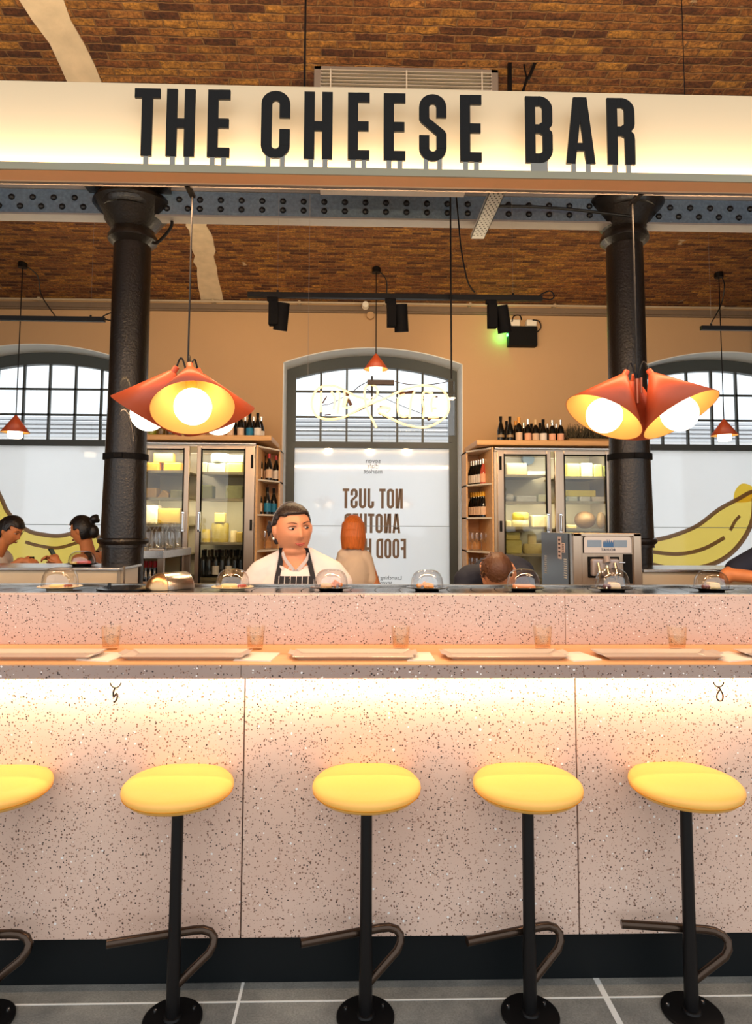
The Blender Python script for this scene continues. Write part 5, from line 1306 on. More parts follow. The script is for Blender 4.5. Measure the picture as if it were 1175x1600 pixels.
def jar(px, col, label):
    r = thing('preserve_jar', label, 'jar', (at(px, 675, 7.5).x, 7.5, ZTL), 0, 'jars on top of the left fridge')
    m = MB(); X = r.location.x; m.lathe([(.045, 0), (.048, .005), (.048, .10), (.036, .115), (.036, .12)], (X, 7.5, ZTL), n=20); m.build('jar_glass', mat('jar_%d' % col[0], col, 0.15, var=0.3, scale=30), r, smooth=True)
    m = MB(); m.lathe([(.040, .118), (.040, .138), (.001, .139)], (X, 7.5, ZTL), n=20); m.build('jar_lid', M_steelx, r, smooth=True)
for i, (px, col) in enumerate(((238, (150, 150, 40)), (252, (110, 84, 40)), (267, (94, 70, 46)), (283, (150, 120, 80)), (300, (214, 170, 140)), (316, (214, 170, 140)), (332, (190, 150, 120)), (346, (206, 150, 120)))):
    jar(px, col, 'glass preserve jar on top of the left fridge, %s from the column' % ORD[i])
# herb planter
X0, X1 = at(888, 680, 7.45).x, at(962, 680, 7.45).x
pl = thing('herb_planter', 'wooden planter box with dark feathery dried herbs on top of the right fridge', 'planter', ((X0 + X1) / 2, 7.6, ZTR))
m = MB(); m.box(X0, X1, 7.42, 7.7, ZTR, ZTR + .055); m.build('planter_box', mat('aged_wood_box', (150, 116, 74), 0.7, var=0.2, scale=12), pl, bevel=.004)
m = MB(); rng = random.Random(11)
for k in range(260):
    x = rng.uniform(X0 + .01, X1 - .01); y = rng.uniform(7.44, 7.68); h = rng.uniform(.05, .19); a = rng.uniform(-.08, .08)
    p0 = Vector((x, y, ZTR + .05)); p1 = p0 + Vector((a, rng.uniform(-.04, .04), h))
    m.tube([p0, p0 * .5 + p1 * .5 + Vector((a * .3, 0, 0)), p1], [.003, .005, .001], 4)
    for q in range(3):
        t = rng.uniform(.4, 1); c = p0 + (p1 - p0) * t; d = Vector((rng.uniform(-.03, .03), rng.uniform(-.02, .02), rng.uniform(.0, .03)))
        m.face([m.v(*c), m.v(*(c + d)), m.v(*(c + d * .6 + Vector((.008, 0, .006))))])
o = m.build('herb_foliage', mat('dark_dry_herbs', (74, 66, 46), 0.8, var=0.5, scale=40), pl, flip=False); o['kind'] = 'stuff'

# ------------------------------------------------------------------ steel prep table with carafes and bottles
TY = 5.6
tx0, tx1 = at(222, 860, TY).x, at(297, 860, TY + .7).x
ztab = at(255, 860, TY).z
tt = thing('prep_table', 'steel prep table with carafes on it, between the left column and the left fridge', 'table', ((tx0 + tx1) / 2, TY + .3, 0))
txm = at(256, 870, TY).x
m = MB(); m.hexa([(tx0 - .3, TY, ztab - .07), (txm, TY, ztab - .07), (tx1, TY + .75, ztab - .07), (tx0 - .3, TY + .75, ztab - .07), (tx0 - .3, TY, ztab), (txm, TY, ztab), (tx1, TY + .75, ztab), (tx0 - .3, TY + .75, ztab)])
m.build('table_top', M_steelx, tt, bevel=.004)
for x, y in ((txm - .03, TY + .03), (tx1 - .03, TY + .72), (tx0 - .25, TY + .03)):
    m = MB(); m.box(x - .025, x + .025, y - .02, y + .025, 0, ztab - .07); m.build('leg', M_steel, tt)
m = MB(); m.box(tx0 - .28, txm - .02, TY + .05, TY + .6, ztab - .42, ztab - .40); m.build('lower_shelf', M_steelx, tt)
def carafe():
    r = thing('glass_carafe', 'x', 'carafe', (0, 0, 0), 0, 'clear glass carafes on the prep table')
    m = MB(); m.lathe([(.044, 0), (.048, .006), (.048, .15), (.040, .175), (.024, .195), (.026, .215), (.034, .235)], n=24, cap=False); m.build('carafe_body', M_winegl, r, smooth=True)
    m = MB(); m.lathe([(.045, .002), (.045, .012), (.001, .014)], n=24); m.build('carafe_base', M_winegl, r, smooth=True)
    return r
cf = carafe()
for i, (px, Y) in enumerate(((228, 5.72), (236, 5.95), (246, 5.72), (252, 5.95), (262, 5.95), (268, 5.74), (278, 5.97))):
    o = cf if i == 0 else copy_tree(cf)
    o.location = (at(px, 850, Y).x, Y, ztab); o['label'] = 'empty clear glass carafe on the prep table, %s from the column' % ORD[i]
for i, px in enumerate((228, 235, 242, 248)):
    bottle((None if i % 2 else 'cream', 'red', 's', .30), 'red capped bottle under the prep table, %s from the column' % ORD[i], (at(px, 890, TY + .2).x, TY + .2, ztab - .40), 'red capped bottles under the prep table')
m = MB(); q = at(238, 858, 5.62); m.box(q.x - .03, q.x + .09, 5.61, 5.66, ztab, ztab + .012, .3)
tag(m.build('folded_cloth', mat('white_cloth', (230, 226, 218), 0.8), bevel=.004), 'small folded white cloth on the front edge of the prep table', 'cloth')

# ------------------------------------------------------------------ soft serve machine
MY = 4.0
a, b = at(896, 870, MY), at(1003, 870, MY); zt_ = at(950, 833, MY).z
x0, x1 = a.x, b.x
sm = thing('soft_serve_machine', 'stainless soft serve machine with blue crown badge in front of the right column', 'machine', ((x0 + x1) / 2, MY + .3, 0))
def mz(py): return at(950, py, MY).z
def mx(px): return at(px, 860, MY).x
m = MB(); m.box(x0 + .006, x1 - .006, MY + .03, MY + .68, 0.0, zt_ - .004); m.build('machine_body', M_steelx, sm)
m = MB(); m.box(x0, x0 + .055, MY, MY + .03, .5, zt_); m.box(x1 - .05, x1, MY, MY + .03, .5, zt_); m.box(x0, x1, MY, MY + .03, zt_ - .022, zt_); m.box(x0 + .05, x1 - .045, MY + .012, MY + .03, .5, zt_ - .02)
m.build('front_frame', M_steel, sm, bevel=.004)
m = MB(); m.box(x0 + .0, x0 + .005, MY + .10, MY + .68, .6, zt_ - .006); sd = m.build('side_panel', mat('dark_glossy_side_panel', (52, 54, 56), 0.16, .5), sm)
for grp in ((MY + .13, .05), (MY + .56, .045)):
    for k in range(9):
        m = MB(); z = mz(907) + k * .0115 * 1.25; hh = grp[0]
        m.box(x0 - .003, x0 + .001, hh - .0, hh + grp[1], z, z + .007); m.build('vent_slot', mat('white_vent_slot', (226, 222, 212), 0.5), sd)
for (y0, y1, zz0, zz1, nm) in ((MY + .16, MY + .22, mz(866), mz(850), 'a'), (MY + .23, MY + .30, mz(877), mz(840), 'b')):
    m = MB(); m.box(x0 - .0025, x0, y0, y1, zz0, zz1); st = m.build('sticker', mat('pale_sticker', (236, 214, 204), 0.6), sd)
    m = MB()
    for k in range(5): m.box(x0 - .0035, x0 - .0025, y0 + .015, y1 - .015, zz0 + (zz1 - zz0) * (.1 + .18 * k), zz0 + (zz1 - zz0) * (.18 + .18 * k))
    m.build('sticker_print', mat('dark_print', (70, 40, 40), 0.7), st)
m = MB(); pa, pb = mx(913), mx(987); z0, z1 = mz(864), mz(838)
pts = [(pa, z0), (pb, z0), (pb, z1 - .02)] + arc(pb - .02, z1 - .02, .02, .02, 0, 90, 5) + arc(pa + .02, z1 - .02, .02, .02, 90, 180, 5) + [(pa, z1 - .02)]
def fd(y): return lambda u, v_, t: (u, y - t, v_)
m.prism([(x_ + (.004 if x_ > (pa + pb) / 2 else -.004), z_ + (.004 if z_ > (z0 + z1) / 2 else -.002)) for x_, z_ in pts], fd(MY + .013), .006); m.build('badge_rim', M_blackmat, sm)
m = MB(); m.prism(pts, fd(MY + .006), .004); bp_ = m.build('badge_plate', mat('pale_grey_badge', (196, 192, 188), 0.35), sm)
for (u0, u1) in ((918, 940), (960, 980)):
    m = MB(); m.box(mx(u0), mx(u1), MY + .0005, MY + .002, mz(855), mz(844)); m.build('badge_stripe', mat('soft_blue_stripe', (120, 140, 160), 0.4), bp_)
cxa, cxb, cz0, cz1 = mx(942.5), mx(959), mz(855), mz(846)
m = MB(); w_ = cxb - cxa; pts = [(cxa, cz0), (cxb, cz0), (cxb, mz(843.5))]
for k in range(5, 0, -1):
    pts += [(cxa + w_ * (k - .5) / 5 + w_ * .0, mz(848 if k % 1 == 0 else 843))] if False else [(cxa + w_ * (k / 5 - .1), mz(848.5)), (cxa + w_ * ((k - 1) / 5), mz(844 - (1.2 if k in (3, 4) else 0)))]
m.prism(pts, fd(MY + .0005), .0015); m.build('crown_emblem', mat('blue_crown', (52, 96, 144), 0.4), bp_)
smalltext('badge_lettering', 'TAYLOR', bp_, mx(950.7), MY, mz(861), .024, mat('dark_blue_lettering', (30, 50, 80), 0.5), mirror=False)
m = MB(); m.box(mx(922), mx(965), MY - .03, MY + .012, mz(900), mz(873)); m.build('dispensing_door', mat('grey_dispensing_door', (170, 160, 156), 0.2, .4), sm, bevel=.012, seg=3)
m = MB(); m.box(mx(919), mx(968), MY + .002, MY + .012, mz(903), mz(870)); m.build('door_surround', M_blackmat, sm, bevel=.004)
for px in (931, 944, 957):
    m = MB(); m.cyl((mx(px), MY - .06, mz(896)), (mx(px), MY - .03, mz(880)), .012, n=14); m.cyl((mx(px), MY - .05, mz(905)), (mx(px), MY - .05, mz(893)), .010, .016, n=14); m.build('draw_valve', M_chrome, sm, smooth=True)
m = MB(); m.cyl((mx(944), MY - .055, mz(879)), (mx(944), MY - .035, mz(870)), .018, n=16); m.build('draw_handle', mat('grey_draw_handle', (150, 140, 136), 0.3), sm, smooth=True)
m = MB(); m.box(mx(975), mx(988), MY + .003, MY + .013, mz(912), mz(866)); m.build('side_recess', M_blackmat, sm)
m = MB(); m.cyl((mx(966), MY - .01, mz(879)), (mx(975), MY - .01, mz(879)), .005, n=10); m.build('support_rod', M_chrome, sm)

# ------------------------------------------------------------------ people
def capsule(m, a, b, ra, rb, n=20):
    a = Vector(a); b = Vector(b); d = b - a; L_ = d.length
    if L_ < 1e-5: m.ell(a, (ra, ra, ra)); return
    d.normalize(); u = Vector((0, 0, 1)) if abs(d.z) < .9 else Vector((1, 0, 0)); s = d.cross(u).normalized(); u = s.cross(d); rings = []
    for k in range(1, 6):
        t = PI / 2 * k / 5; rings.append((a - d * (ra * math.cos(t)), ra * math.sin(t)))
    for k in range(0, 5):
        t = PI / 2 * k / 5; rings.append((b + d * (rb * math.sin(t)), rb * math.cos(t)))
    m.loft([[p + (s * math.cos(2 * PI * i / n) + u * math.sin(2 * PI * i / n)) * r for i in range(n)] for p, r in rings])
def chain(m, pts, n=20):
    for (p, r), (q, s) in zip(pts, pts[1:]): capsule(m, p, q, r, s, n)
def frame(face, tilt=0, roll=0):
    # head orientation: local -Y looks along 'face' degrees (0 = toward the camera, +90 = to the right), tilt > 0 looks down
    return Matrix.Rotation(math.radians(face), 3, 'Z') @ Matrix.Rotation(math.radians(tilt), 3, 'X') @ Matrix.Rotation(math.radians(roll), 3, 'Y')
def gs(x, s): return math.exp(-(x / s) ** 2)
def head_pt(u, v, wide=1.0, fem=0.0):
    # unit sphere direction -> head surface, metres; face toward -Y
    x, y, z = math.cos(v) * math.sin(u), -math.cos(v) * math.cos(u), math.sin(v)
    X = x * .075 * wide; Y = y * .093; Z = z * .116
    if z < 0:
        k = -z; X *= 1 - (.24 if wide < 1.05 else .10) * k ** 1.6; Y = Y * (1 - .10 * k) - .012 * k ** 1.5
        if y > 0: Y *= 1 - .35 * k
    if y < 0:
        fr_ = -y
        if fr_ > .3:
            f2 = min(1, (fr_ - .3) / .4)
            Y += .006 * f2 * gs(Z - .020, .016) * (gs(abs(X) - .031, .016))          # eye sockets
            Y -= .0035 * f2 * gs(Z - .043, .012) * gs(X, .05)                          # brow
            nz_ = max(0, min(1, (.028 - Z) / .052)) if Z > -.026 else max(0, 1 - (-.026 - Z) / .010)
            Y -= (.004 + .021 * nz_) * f2 * gs(X, .0095 + .006 * nz_) * (1 if Z > -.040 else 0) * (gs(Z - .0, .06))
            Y -= .004 * f2 * gs(X, .024) * (gs(Z + .049, .006) + gs(Z + .060, .007)) - .003 * f2 * gs(X, .024) * gs(Z + .0545, .0028)
            Y -= .007 * f2 * gs(Z + .092, .016) * gs(X, .022)                          # chin
            Y -= .005 * f2 * gs(abs(X) - .043, .02) * gs(Z + .012, .024)               # cheeks
    return Vector((X, Y, Z))
def add_head(m, C, M, sc=1.0, wide=1.0, ears=True, n=72):
    rings = []
    for j in range(1, n // 2):
        v = -PI / 2 + PI * j / (n // 2); rings.append([C + M @ (head_pt(2 * PI * i / n, v, wide) * sc) for i in range(n)])
    m.loft(rings)
    if ears:
        for s_ in (-1, 1):
            m.ell(C + M @ (Vector((s_ * .0765 * wide, .006, .000)) * sc), (.009 * sc, .019 * sc, .031 * sc), M @ Matrix.Rotation(s_ * .3, 3, 'Z'))
            m.ell(C + M @ (Vector((s_ * .081 * wide, .012, .006)) * sc), (.006 * sc, .015 * sc, .023 * sc), M @ Matrix.Rotation(s_ * .5, 3, 'Z'))
def hair_cap(name, C, M, sc, wide, mask, off, mt, parent, extra=None, n=64, vox=.005):
    m = MB(); sel = {}
    rng = random.Random(5)
    for j in range(1, n // 2 + 1):
        v = -PI / 2 + PI * j / (n // 2) - .001
        for i in range(n):
            u = 2 * PI * i / n; x, y, z = math.cos(v) * math.sin(u), -math.cos(v) * math.cos(u), math.sin(v)
            if mask(x, y, z):
                p = head_pt(u, v, wide); q = p * (1 + off / p.length)
                m.ell(C + M @ (q * sc * .985), (.0105 * sc, .0105 * sc, .0105 * sc), nu=6, nv=4)
    if extra: extra(m)
    return finish(m, name, mt, parent, vox, 4)
def tufts(C, M, sc, wide, mask, n, ln, rr, seed=3):
    def f(m):
        rng = random.Random(seed); k = 0
        while k < n:
            u = rng.uniform(0, 2 * PI); v = math.asin(rng.uniform(-1, 1)); x, y, z = math.cos(v) * math.sin(u), -math.cos(v) * math.cos(u), math.sin(v)
            if not mask(x, y, z): continue
            k += 1; p = head_pt(u, v, wide); d = p.normalized(); t = Vector((-y + rng.uniform(-.5, .5), x + rng.uniform(-.5, .5), -.4)).normalized()
            a = C + M @ (p * 1.05 * sc); b = C + M @ ((p * 1.10 + t * ln + d * .006) * sc); capsule(m, a, b, rr, rr * .4, 6)
    return f
def finish(m, name, mt, parent, vox, sm):
    o = m.build(name, mt, parent)
    md = o.modifiers.new('r', 'REMESH'); md.mode = 'VOXEL'; md.voxel_size = vox; md.use_smooth_shade = True
    m2 = o.modifiers.new('s', 'SMOOTH'); m2.factor = .5; m2.iterations = sm
    dg = bpy.context.evaluated_depsgraph_get(); dg.update()
    me = bpy.data.meshes.new_from_object(o.evaluated_get(dg)); old = o.data
    o.modifiers.clear(); o.data = me; bpy.data.meshes.remove(old); me.name = name
    for p in me.polygons: p.use_smooth = True
    return o
def hand(m, W, D, U, side, curl, sc=1.0):
    # W wrist point, D direction of the fingers, U back of the hand; side +1/-1 puts the thumb
    D = Vector(D).normalized(); U = Vector(U); U = (U - D * U.dot(D)).normalized(); Sd = D.cross(U) * side
    W = Vector(W); P = W + D * .05 * sc
    capsule(m, W, P, .022 * sc, .026 * sc, 10)
    for k in range(4):
        b = W + D * (.072 * sc) + Sd * ((k - 1.5) * .0185 * sc); capsule(m, W + D * .02 * sc + Sd * ((k - 1.5) * .010 * sc), b, .012 * sc, .010 * sc, 8)
        ln = (.072, .080, .075, .058)[k] * sc; d = D; p = b
        for seg in (.45, .32, .23):
            d = (Matrix.Rotation(curl, 3, Sd * (-1 * side)) @ d).normalized(); q = p + d * ln * seg; capsule(m, p, q, .0088 * sc, .0078 * sc, 8); p = q
    t0 = W + D * .02 * sc - Sd * .018 * sc; t1 = t0 + (D * .5 - Sd * .85).normalized() * .036 * sc; t2 = t1 + (D * .9 - Sd * .2 - U * .35).normalized() * .032 * sc
    capsule(m, t0, t1, .013 * sc, .0105 * sc, 8); capsule(m, t1, t2, .0105 * sc, .0085 * sc, 8)
M_skin = mat('warm_skin', (206, 138, 100), 0.5, var=0.06, scale=30, bump=.05)
M_skin2 = mat('tanned_skin', (214, 134, 80), 0.5, var=0.06, scale=30)
M_skin3 = mat('light_warm_skin', (214, 150, 112), 0.5, var=0.06, scale=30)
M_hairdk = mat('dark_brown_hair', (34, 20, 14), 0.4, var=0.5, scale=20, bump=.8, bscale=60, stretch=(6, 1, 1))
M_hairbk = mat('black_hair', (22, 18, 16), 0.4, var=0.5, scale=20, bump=.8, bscale=60)
M_hairbr = mat('light_brown_hair', (86, 52, 30), 0.5, var=0.4, scale=25, bump=.9, bscale=70)
M_hairrd = mat('copper_red_hair', (226, 118, 44), 0.4, var=0.35, scale=14, bump=.8, bscale=40, stretch=(8, 8, .6))
M_white = mat('white_chef_cotton', (216, 206, 204), 0.85, var=0.04, scale=6, bump=.25, bscale=14)
M_beige = mat('beige_blouse_cotton', (236, 212, 184), 0.85, var=0.05, scale=8, bump=.5, bscale=16)
M_navy = mat('navy_cotton', (22, 28, 46), 0.8, var=0.15, scale=8, bump=.4, bscale=18)
M_tee = mat('white_tee_cotton', (226, 220, 212), 0.85, var=0.04, scale=6, bump=.4, bscale=18)
M_trouser = mat('dark_trousers', (30, 30, 34), 0.8)
M_eyew = mat('eye_white', (206, 190, 178), 0.2); M_iris = mat('dark_iris', (40, 24, 16), 0.15); M_lip = mat('rose_lips', (170, 76, 62), 0.4)
def face_parts(body, C, M, sc, wide, gaze=0.0, lip=M_lip, brow=M_hairdk):
    for s_ in (-1, 1):
        e = Vector((s_ * .031 * wide, -.0755, .018)); R_ = .0125
        m = MB(); m.ell(C + M @ (e * sc), (.0145 * sc, R_ * .95 * sc, .0052 * sc), M, 20, 12); ey = m.build('eye', M_eyew, body, smooth=True)
        g = e + Vector((gaze * .006, -R_ * .80 + abs(gaze) * .0006, 0)); m = MB(); m.ell(C + M @ (g * sc), (.0068 * sc, .0034 * sc, .0064 * sc), M, 14, 8); m.build('iris', M_iris, ey, smooth=True)
        m = MB(); pts = [C + M @ (Vector((s_ * (.015 + .033 * t) * wide, -.0905 + .010 * t * t + .003 * t, .0255 + .0045 * math.sin(t * PI) - .003 * t)) * sc) for t in [k / 6 for k in range(7)]]
        m.tube(pts, [.0012, .0016, .0018, .0018, .0016, .0014, .0010], 6); m.build('upper_lid', brow, ey, smooth=True)
        m = MB(); pts = [C + M @ (Vector((s_ * (.013 + .040 * t) * wide, -.0945 + .016 * t * t, .0385 + .007 * math.sin(t * PI * .85) - .002 * t)) * sc) for t in [k / 6 for k in range(7)]]
        m.tube(pts, [.0020, .0024, .0024, .0022, .0018, .0014, .0008], 6); m.build('eyebrow', brow, body, smooth=True)
    m = MB()
    for dz, rr, dy in ((.0, .0034, 0), (-.0065, .0042, .0006)):
        pts = [C + M @ (Vector((.024 * t, -.0985 + .010 * t * t + dy, -.0515 + dz * (1 - t * t) + .0035 * t * t)) * sc) for t in [k / 5 - 1 for k in range(11)]]
        m.tube(pts, [max(.0006, rr * sc * (1 - abs(k / 5 - 1) ** 2.2)) for k in range(11)], 8)
    m.build('lips', lip, body, smooth=True)
def legs(m, cx, cy, hipz, face=0, spread=.10, r=.085):
    for s_ in (-1, 1):
        chain(m, [((cx + s_ * spread, cy, hipz), r * 1.1), ((cx + s_ * spread, cy - .02, hipz * .54), r * .72), ((cx + s_ * spread, cy + .01, .10), r * .5)])
        chain(m, [((cx + s_ * spread, cy + .02, .05), .045), ((cx + s_ * spread, cy - .15, .035), .035)])

# --- chef
CYp = 3.27
hc = at(457.5, 829, CYp); sc = 1.08; M = frame(26, 4, -4)
chef = thing('person', 'person in a white chef jacket and striped navy apron standing behind the bar', 'person', (hc.x, CYp, 0))
sx, sy, nz0 = hc.x + .02, CYp + .03, hc.z - .14
m = MB(); add_head(m, hc, M, sc, 1.10)
chain(m, [(hc + Vector((.0, .02, -.05)), .068), (hc + Vector((.012, .01, -.15)), .072), ((sx, sy - .02, nz0 - .07), .088)])
m.ell(hc + M @ Vector((0, -.022, -.092)), (.066, .058, .040), M)

def sh(dx, z): return (sx + dx, sy, z)
zS = nz0 - .085
chain(m, [(sh(-.15, zS - .04), .05), (sh(.15, zS - .04), .05)]); m.ell((sx, sy, zS - .16), (.16, .11, .20)); m.ell((sx, sy, zS - .46), (.19, .14, .25))
for s_ in (-1, 1):
    chain(m, [(sh(s_ * .19, zS - .05), .045), ((sx + s_ * .25, sy - .0, zS - .28), .044), ((sx + s_ * .22, sy - .03, zS - .52), .034)])
    hand(m, (sx + s_ * .22, sy - .035, zS - .53), (-s_ * .1, -.2, -1), (s_, 0, 0), -s_, .3)
legs(m, sx, sy, .92)
body = finish(m, 'body', M_skin, chef, .0042, 2)
face_parts(body, hc, M, sc, 1.10, 0.55)
def chef_mask(x, y, z):
    if y < -.15: return z > .70 - .10 * abs(x)
    if y < .12: return z > .62 - (y + .15) / .27 * .56
    return z > -.50
def pony(m):
    b = hc + M @ Vector((-.055, .055, .018)) * sc
    for k in range(9):
        a = k / 8 - .5; chain(m, [(b, .010), (b + M @ Vector((-.030 - abs(a) * .01, .012, a * .05)), .007), (b + M @ Vector((-.052 + abs(a) * .02, .016, a * .085 - .012)), .003)], 6)
hair = hair_cap('hair', hc, M, sc, 1.10, chef_mask, .006, M_hairdk, chef, pony, 72, .0045)
m = MB(); q = [hc + M @ (Vector((math.sin(a) * .092, .030 + .0 * a, math.cos(a) * .128 + .002)) * sc) for a in [math.radians(d) for d in range(-78, 79, 12)]]
m.tube(q, .0024, 6); m.build('hair_band', mat('grey_hair_band', (120, 116, 116), 0.4), hair, smooth=True)
m = MB()
chain(m, [(sh(-.10, zS + .035), .068), (sh(-.185, zS - .03), .078)]); chain(m, [(sh(.10, zS + .035), .068), (sh(.185, zS - .03), .078)])
chain(m, [(sh(-.10, zS + .0), .085), (sh(.10, zS + .0), .085)])
for s_ in (-1, 1): chain(m, [(sh(s_ * .058, nz0 + .005), .052), (sh(s_ * .11, nz0 - .04), .068), (sh(s_ * .17, zS + .01), .072), (sh(s_ * .205, zS - .04), .074)])
m.ell((sx, sy - .015, zS - .14), (.215, .145, .22)); m.ell((sx, sy - .01, zS - .42), (.215, .165, .28))
for s_ in (-1, 1):
    chain(m, [(sh(s_ * .19, zS - .03), .078), ((sx + s_ * .262, sy, zS - .28), .070), ((sx + s_ * .228, sy - .02, zS - .44), .054)])
jk = finish(m, 'jacket', M_white, chef, .006, 5)
dg = bpy.context.evaluated_depsgraph_get(); dg.update()
bvh = BVHTree.FromObject(jk, dg); off = wloc(jk)
bvh_b = BVHTree.FromObject(body, dg)
def proj(x, z, lift, y0=None):
    best = None
    for b_ in (bvh,):
        h = b_.ray_cast(Vector((x, CYp - 1, z)) - off, Vector((0, 1, 0)))
        if h[0] is not None: best = h[0].y + off.y if best is None else min(best, h[0].y + off.y)
    return Vector((x, (best if best is not None else CYp) - lift, z))
def cloth(name, mt, parent, xf0, xf1, z0, z1, lift, nx=14, nz=16, th=.004):
    m = MB(); F_, B_ = [], []
    for j in range(nz + 1):
        z = z0 + (z1 - z0) * j / nz; a, b = xf0(j / nz), xf1(j / nz)
        F_.append([proj(a + (b - a) * i / nx, z, lift) for i in range(nx + 1)])
    m.loft([[*r_, *[p + Vector((0, th, 0)) for p in r_[::-1]]] for r_ in F_])
    return m.build(name, mt, parent, smooth=True)
# neck opening with skin, collar and plastron
def cpx(px, py): q = at(px, py, CYp - .12); return q.x, q.z
xa, za = cpx(440, 872); xb, zb_ = cpx(480, 872); xc_, zc_ = cpx(461, 884)
m = MB()
# collar stand ring open at the front, following the neck
def collar_pt(a, r, z): return Vector((sx - .008 + math.sin(a) * r * 1.05, sy - .006 - math.cos(a) * r, z))
rings = []
for k in range(0, 21):
    a = math.radians(28 + (304) * k / 20); drop = .034 * max(0, math.cos(a)) ; z0_ = zS + .040 - drop; h = .050 - .012 * max(0, math.cos(a))
    rings.append([collar_pt(a, .112, z0_ - .02), collar_pt(a, .096, z0_ + h), collar_pt(a, .090, z0_ + h), collar_pt(a, .104, z0_ - .02)])
m.loft(rings); m.build('collar', M_white, jk, smooth=True)
def projb(x, z, lift):
    ys = []
    for b_, o_ in ((bvh, off), (bvh_b, wloc(body))):
        h = b_.ray_cast(Vector((x, CYp - 1, z)) - o_, Vector((0, 1, 0)))
        if h[0] is not None: ys.append(h[0].y + o_.y)
    return Vector((x, (min(ys) if ys else CYp - .08) - lift, z))
for path in ([(440, 865), (442.5, 872), (447, 879), (453, 886), (459, 893)], [(480, 864), (478.5, 871), (475, 878), (470, 885), (463, 893)]):
    m = MB(); P_ = cr([tuple(projb(*cpx(px, py), .006)) for px, py in path], 4)
    m.loft([[Vector(p) + Vector((-.009, .004, -.004)), Vector(p) + Vector((0, -.006, .012)), Vector(p) + Vector((.009, .004, -.004)), Vector(p) + Vector((0, .012, -.008))] for p in P_]); m.build('collar_edge', M_white, jk, smooth=True)
for px, py in ((450, 889), (452, 905)):
    x, z = cpx(px, py); q = proj(x, z, .008); m = MB(); m.cyl(q, q + Vector((0, .006, 0)), .0055, n=12); m.build('button', mat('cream_button', (214, 190, 160), 0.4), jk)
M_apron = bpy.data.materials.new('striped_navy_apron'); M_apron.use_nodes = True
nt = M_apron.node_tree; N = nt.nodes; L = nt.links; b_ = N['Principled BSDF']; b_.inputs['Roughness'].default_value = .8
tc = N.new('ShaderNodeTexCoord'); sp_ = N.new('ShaderNodeSeparateXYZ'); L.new(tc.outputs['Object'], sp_.inputs[0])
m1 = N.new('ShaderNodeMath'); m1.operation = 'MULTIPLY'; m1.inputs[1].default_value = 1 / .028; L.new(sp_.outputs[0], m1.inputs[0])
m2_ = N.new('ShaderNodeMath'); m2_.operation = 'FRACT'; ad = N.new('ShaderNodeMath'); ad.operation = 'ADD'; ad.inputs[1].default_value = 50; L.new(m1.outputs[0], ad.inputs[0]); L.new(ad.outputs[0], m2_.inputs[0])
m3 = N.new('ShaderNodeMath'); m3.operation = 'LESS_THAN'; m3.inputs[1].default_value = .09; L.new(m2_.outputs[0], m3.inputs[0])
mx = N.new('ShaderNodeMix'); mx.data_type = 'RGBA'; mx.inputs[6].default_value = (*lin((16, 18, 28)), 1); mx.inputs[7].default_value = (*lin((214, 214, 214)), 1); L.new(m3.outputs[0], mx.inputs[0]); L.new(mx.outputs[2], b_.inputs['Base Color'])
MATS['apron'] = M_apron
bx0, bz_top = cpx(436, 901); bx1, _ = cpx(488, 899)
ap = cloth('apron', M_apron, chef, lambda t: bx0 - .05 + .045 * t, lambda t: bx1 + .05 - .045 * t, .75, bz_top, .010, 18, 24, .008)
def strap(pts, w_):
    m = MB(); rings = []
    P_ = [proj(*cpx(px, py), .009) if k else None for px, py, k in pts]
    for (px, py, k), q in zip(pts, P_):
        if q is None: x, z = cpx(px, py); q = Vector((x, sy - .075, z))
        rings.append([q + Vector((-w_, 0, 0)), q + Vector((w_, 0, 0)), q + Vector((w_, .006, 0)), q + Vector((-w_, .006, 0))])
    m.loft(rings); return m.build('apron_strap', mat('navy_strap', (16, 18, 28), 0.8), ap)
strap([(437, 857, 0), (436.5, 866, 1), (435.5, 876, 1), (434, 888, 1), (432, 902, 1), (431, 914, 1)], .0125)
strap([(476, 857, 0), (478, 866, 1), (480.5, 876, 1), (484, 888, 1), (488, 902, 1), (491, 914, 1)], .0125)
m = MB(); q = hc + M @ (Vector((-.083 * 1.1, .004, -.030)) * sc); m.ell(q, (.006, .006, .008)); m.build('earring', mat('pearl_earring', (236, 230, 220), 0.15), body, smooth=True)

# --- woman with copper hair, seen from behind
Yw = 5.5
hc2 = at(552, 829, Yw); M2 = frame(166, 8, 0); W2 = thing('person', 'person with copper red hair and beige blouse seen from behind before the window', 'person', (hc2.x, Yw, 0))
cx, cy = hc2.x + .01, Yw
m = MB(); add_head(m, hc2, M2, .98); zS2 = hc2.z - .20
chain(m, [(hc2 + Vector((0, -.01, -.05)), .055), ((cx, cy, zS2 + .03), .060)]); chain(m, [((cx - .09, cy, zS2 - .01), .045), ((cx + .09, cy, zS2 - .02), .045)])
m.ell((cx, cy, zS2 - .15), (.115, .09, .2)); m.ell((cx, cy, zS2 - .42), (.12, .10, .22))
chain(m, [((cx + .11, cy, zS2 - .04), .040), ((cx + .19, cy, zS2 - .27), .036), ((cx + .10, cy - .06, zS2 - .40), .027)])
hand(m, (cx + .090, cy - .065, zS2 - .405), (-1, -.3, 0), (0, -1, 0), 1, .4, .9)
chain(m, [((cx - .11, cy, zS2 - .04), .040), ((cx - .125, cy + .06, zS2 - .27), .034), ((cx - .12, cy + .22, zS2 - .30), .028)])
hand(m, (cx - .115, cy + .235, zS2 - .30), (.1, 1, 0), (0, 0, 1), 1, .3, .9)
legs(m, cx, cy, .88, r=.07, spread=.075)
finish(m, 'body', M_skin2, W2, .007, 2)
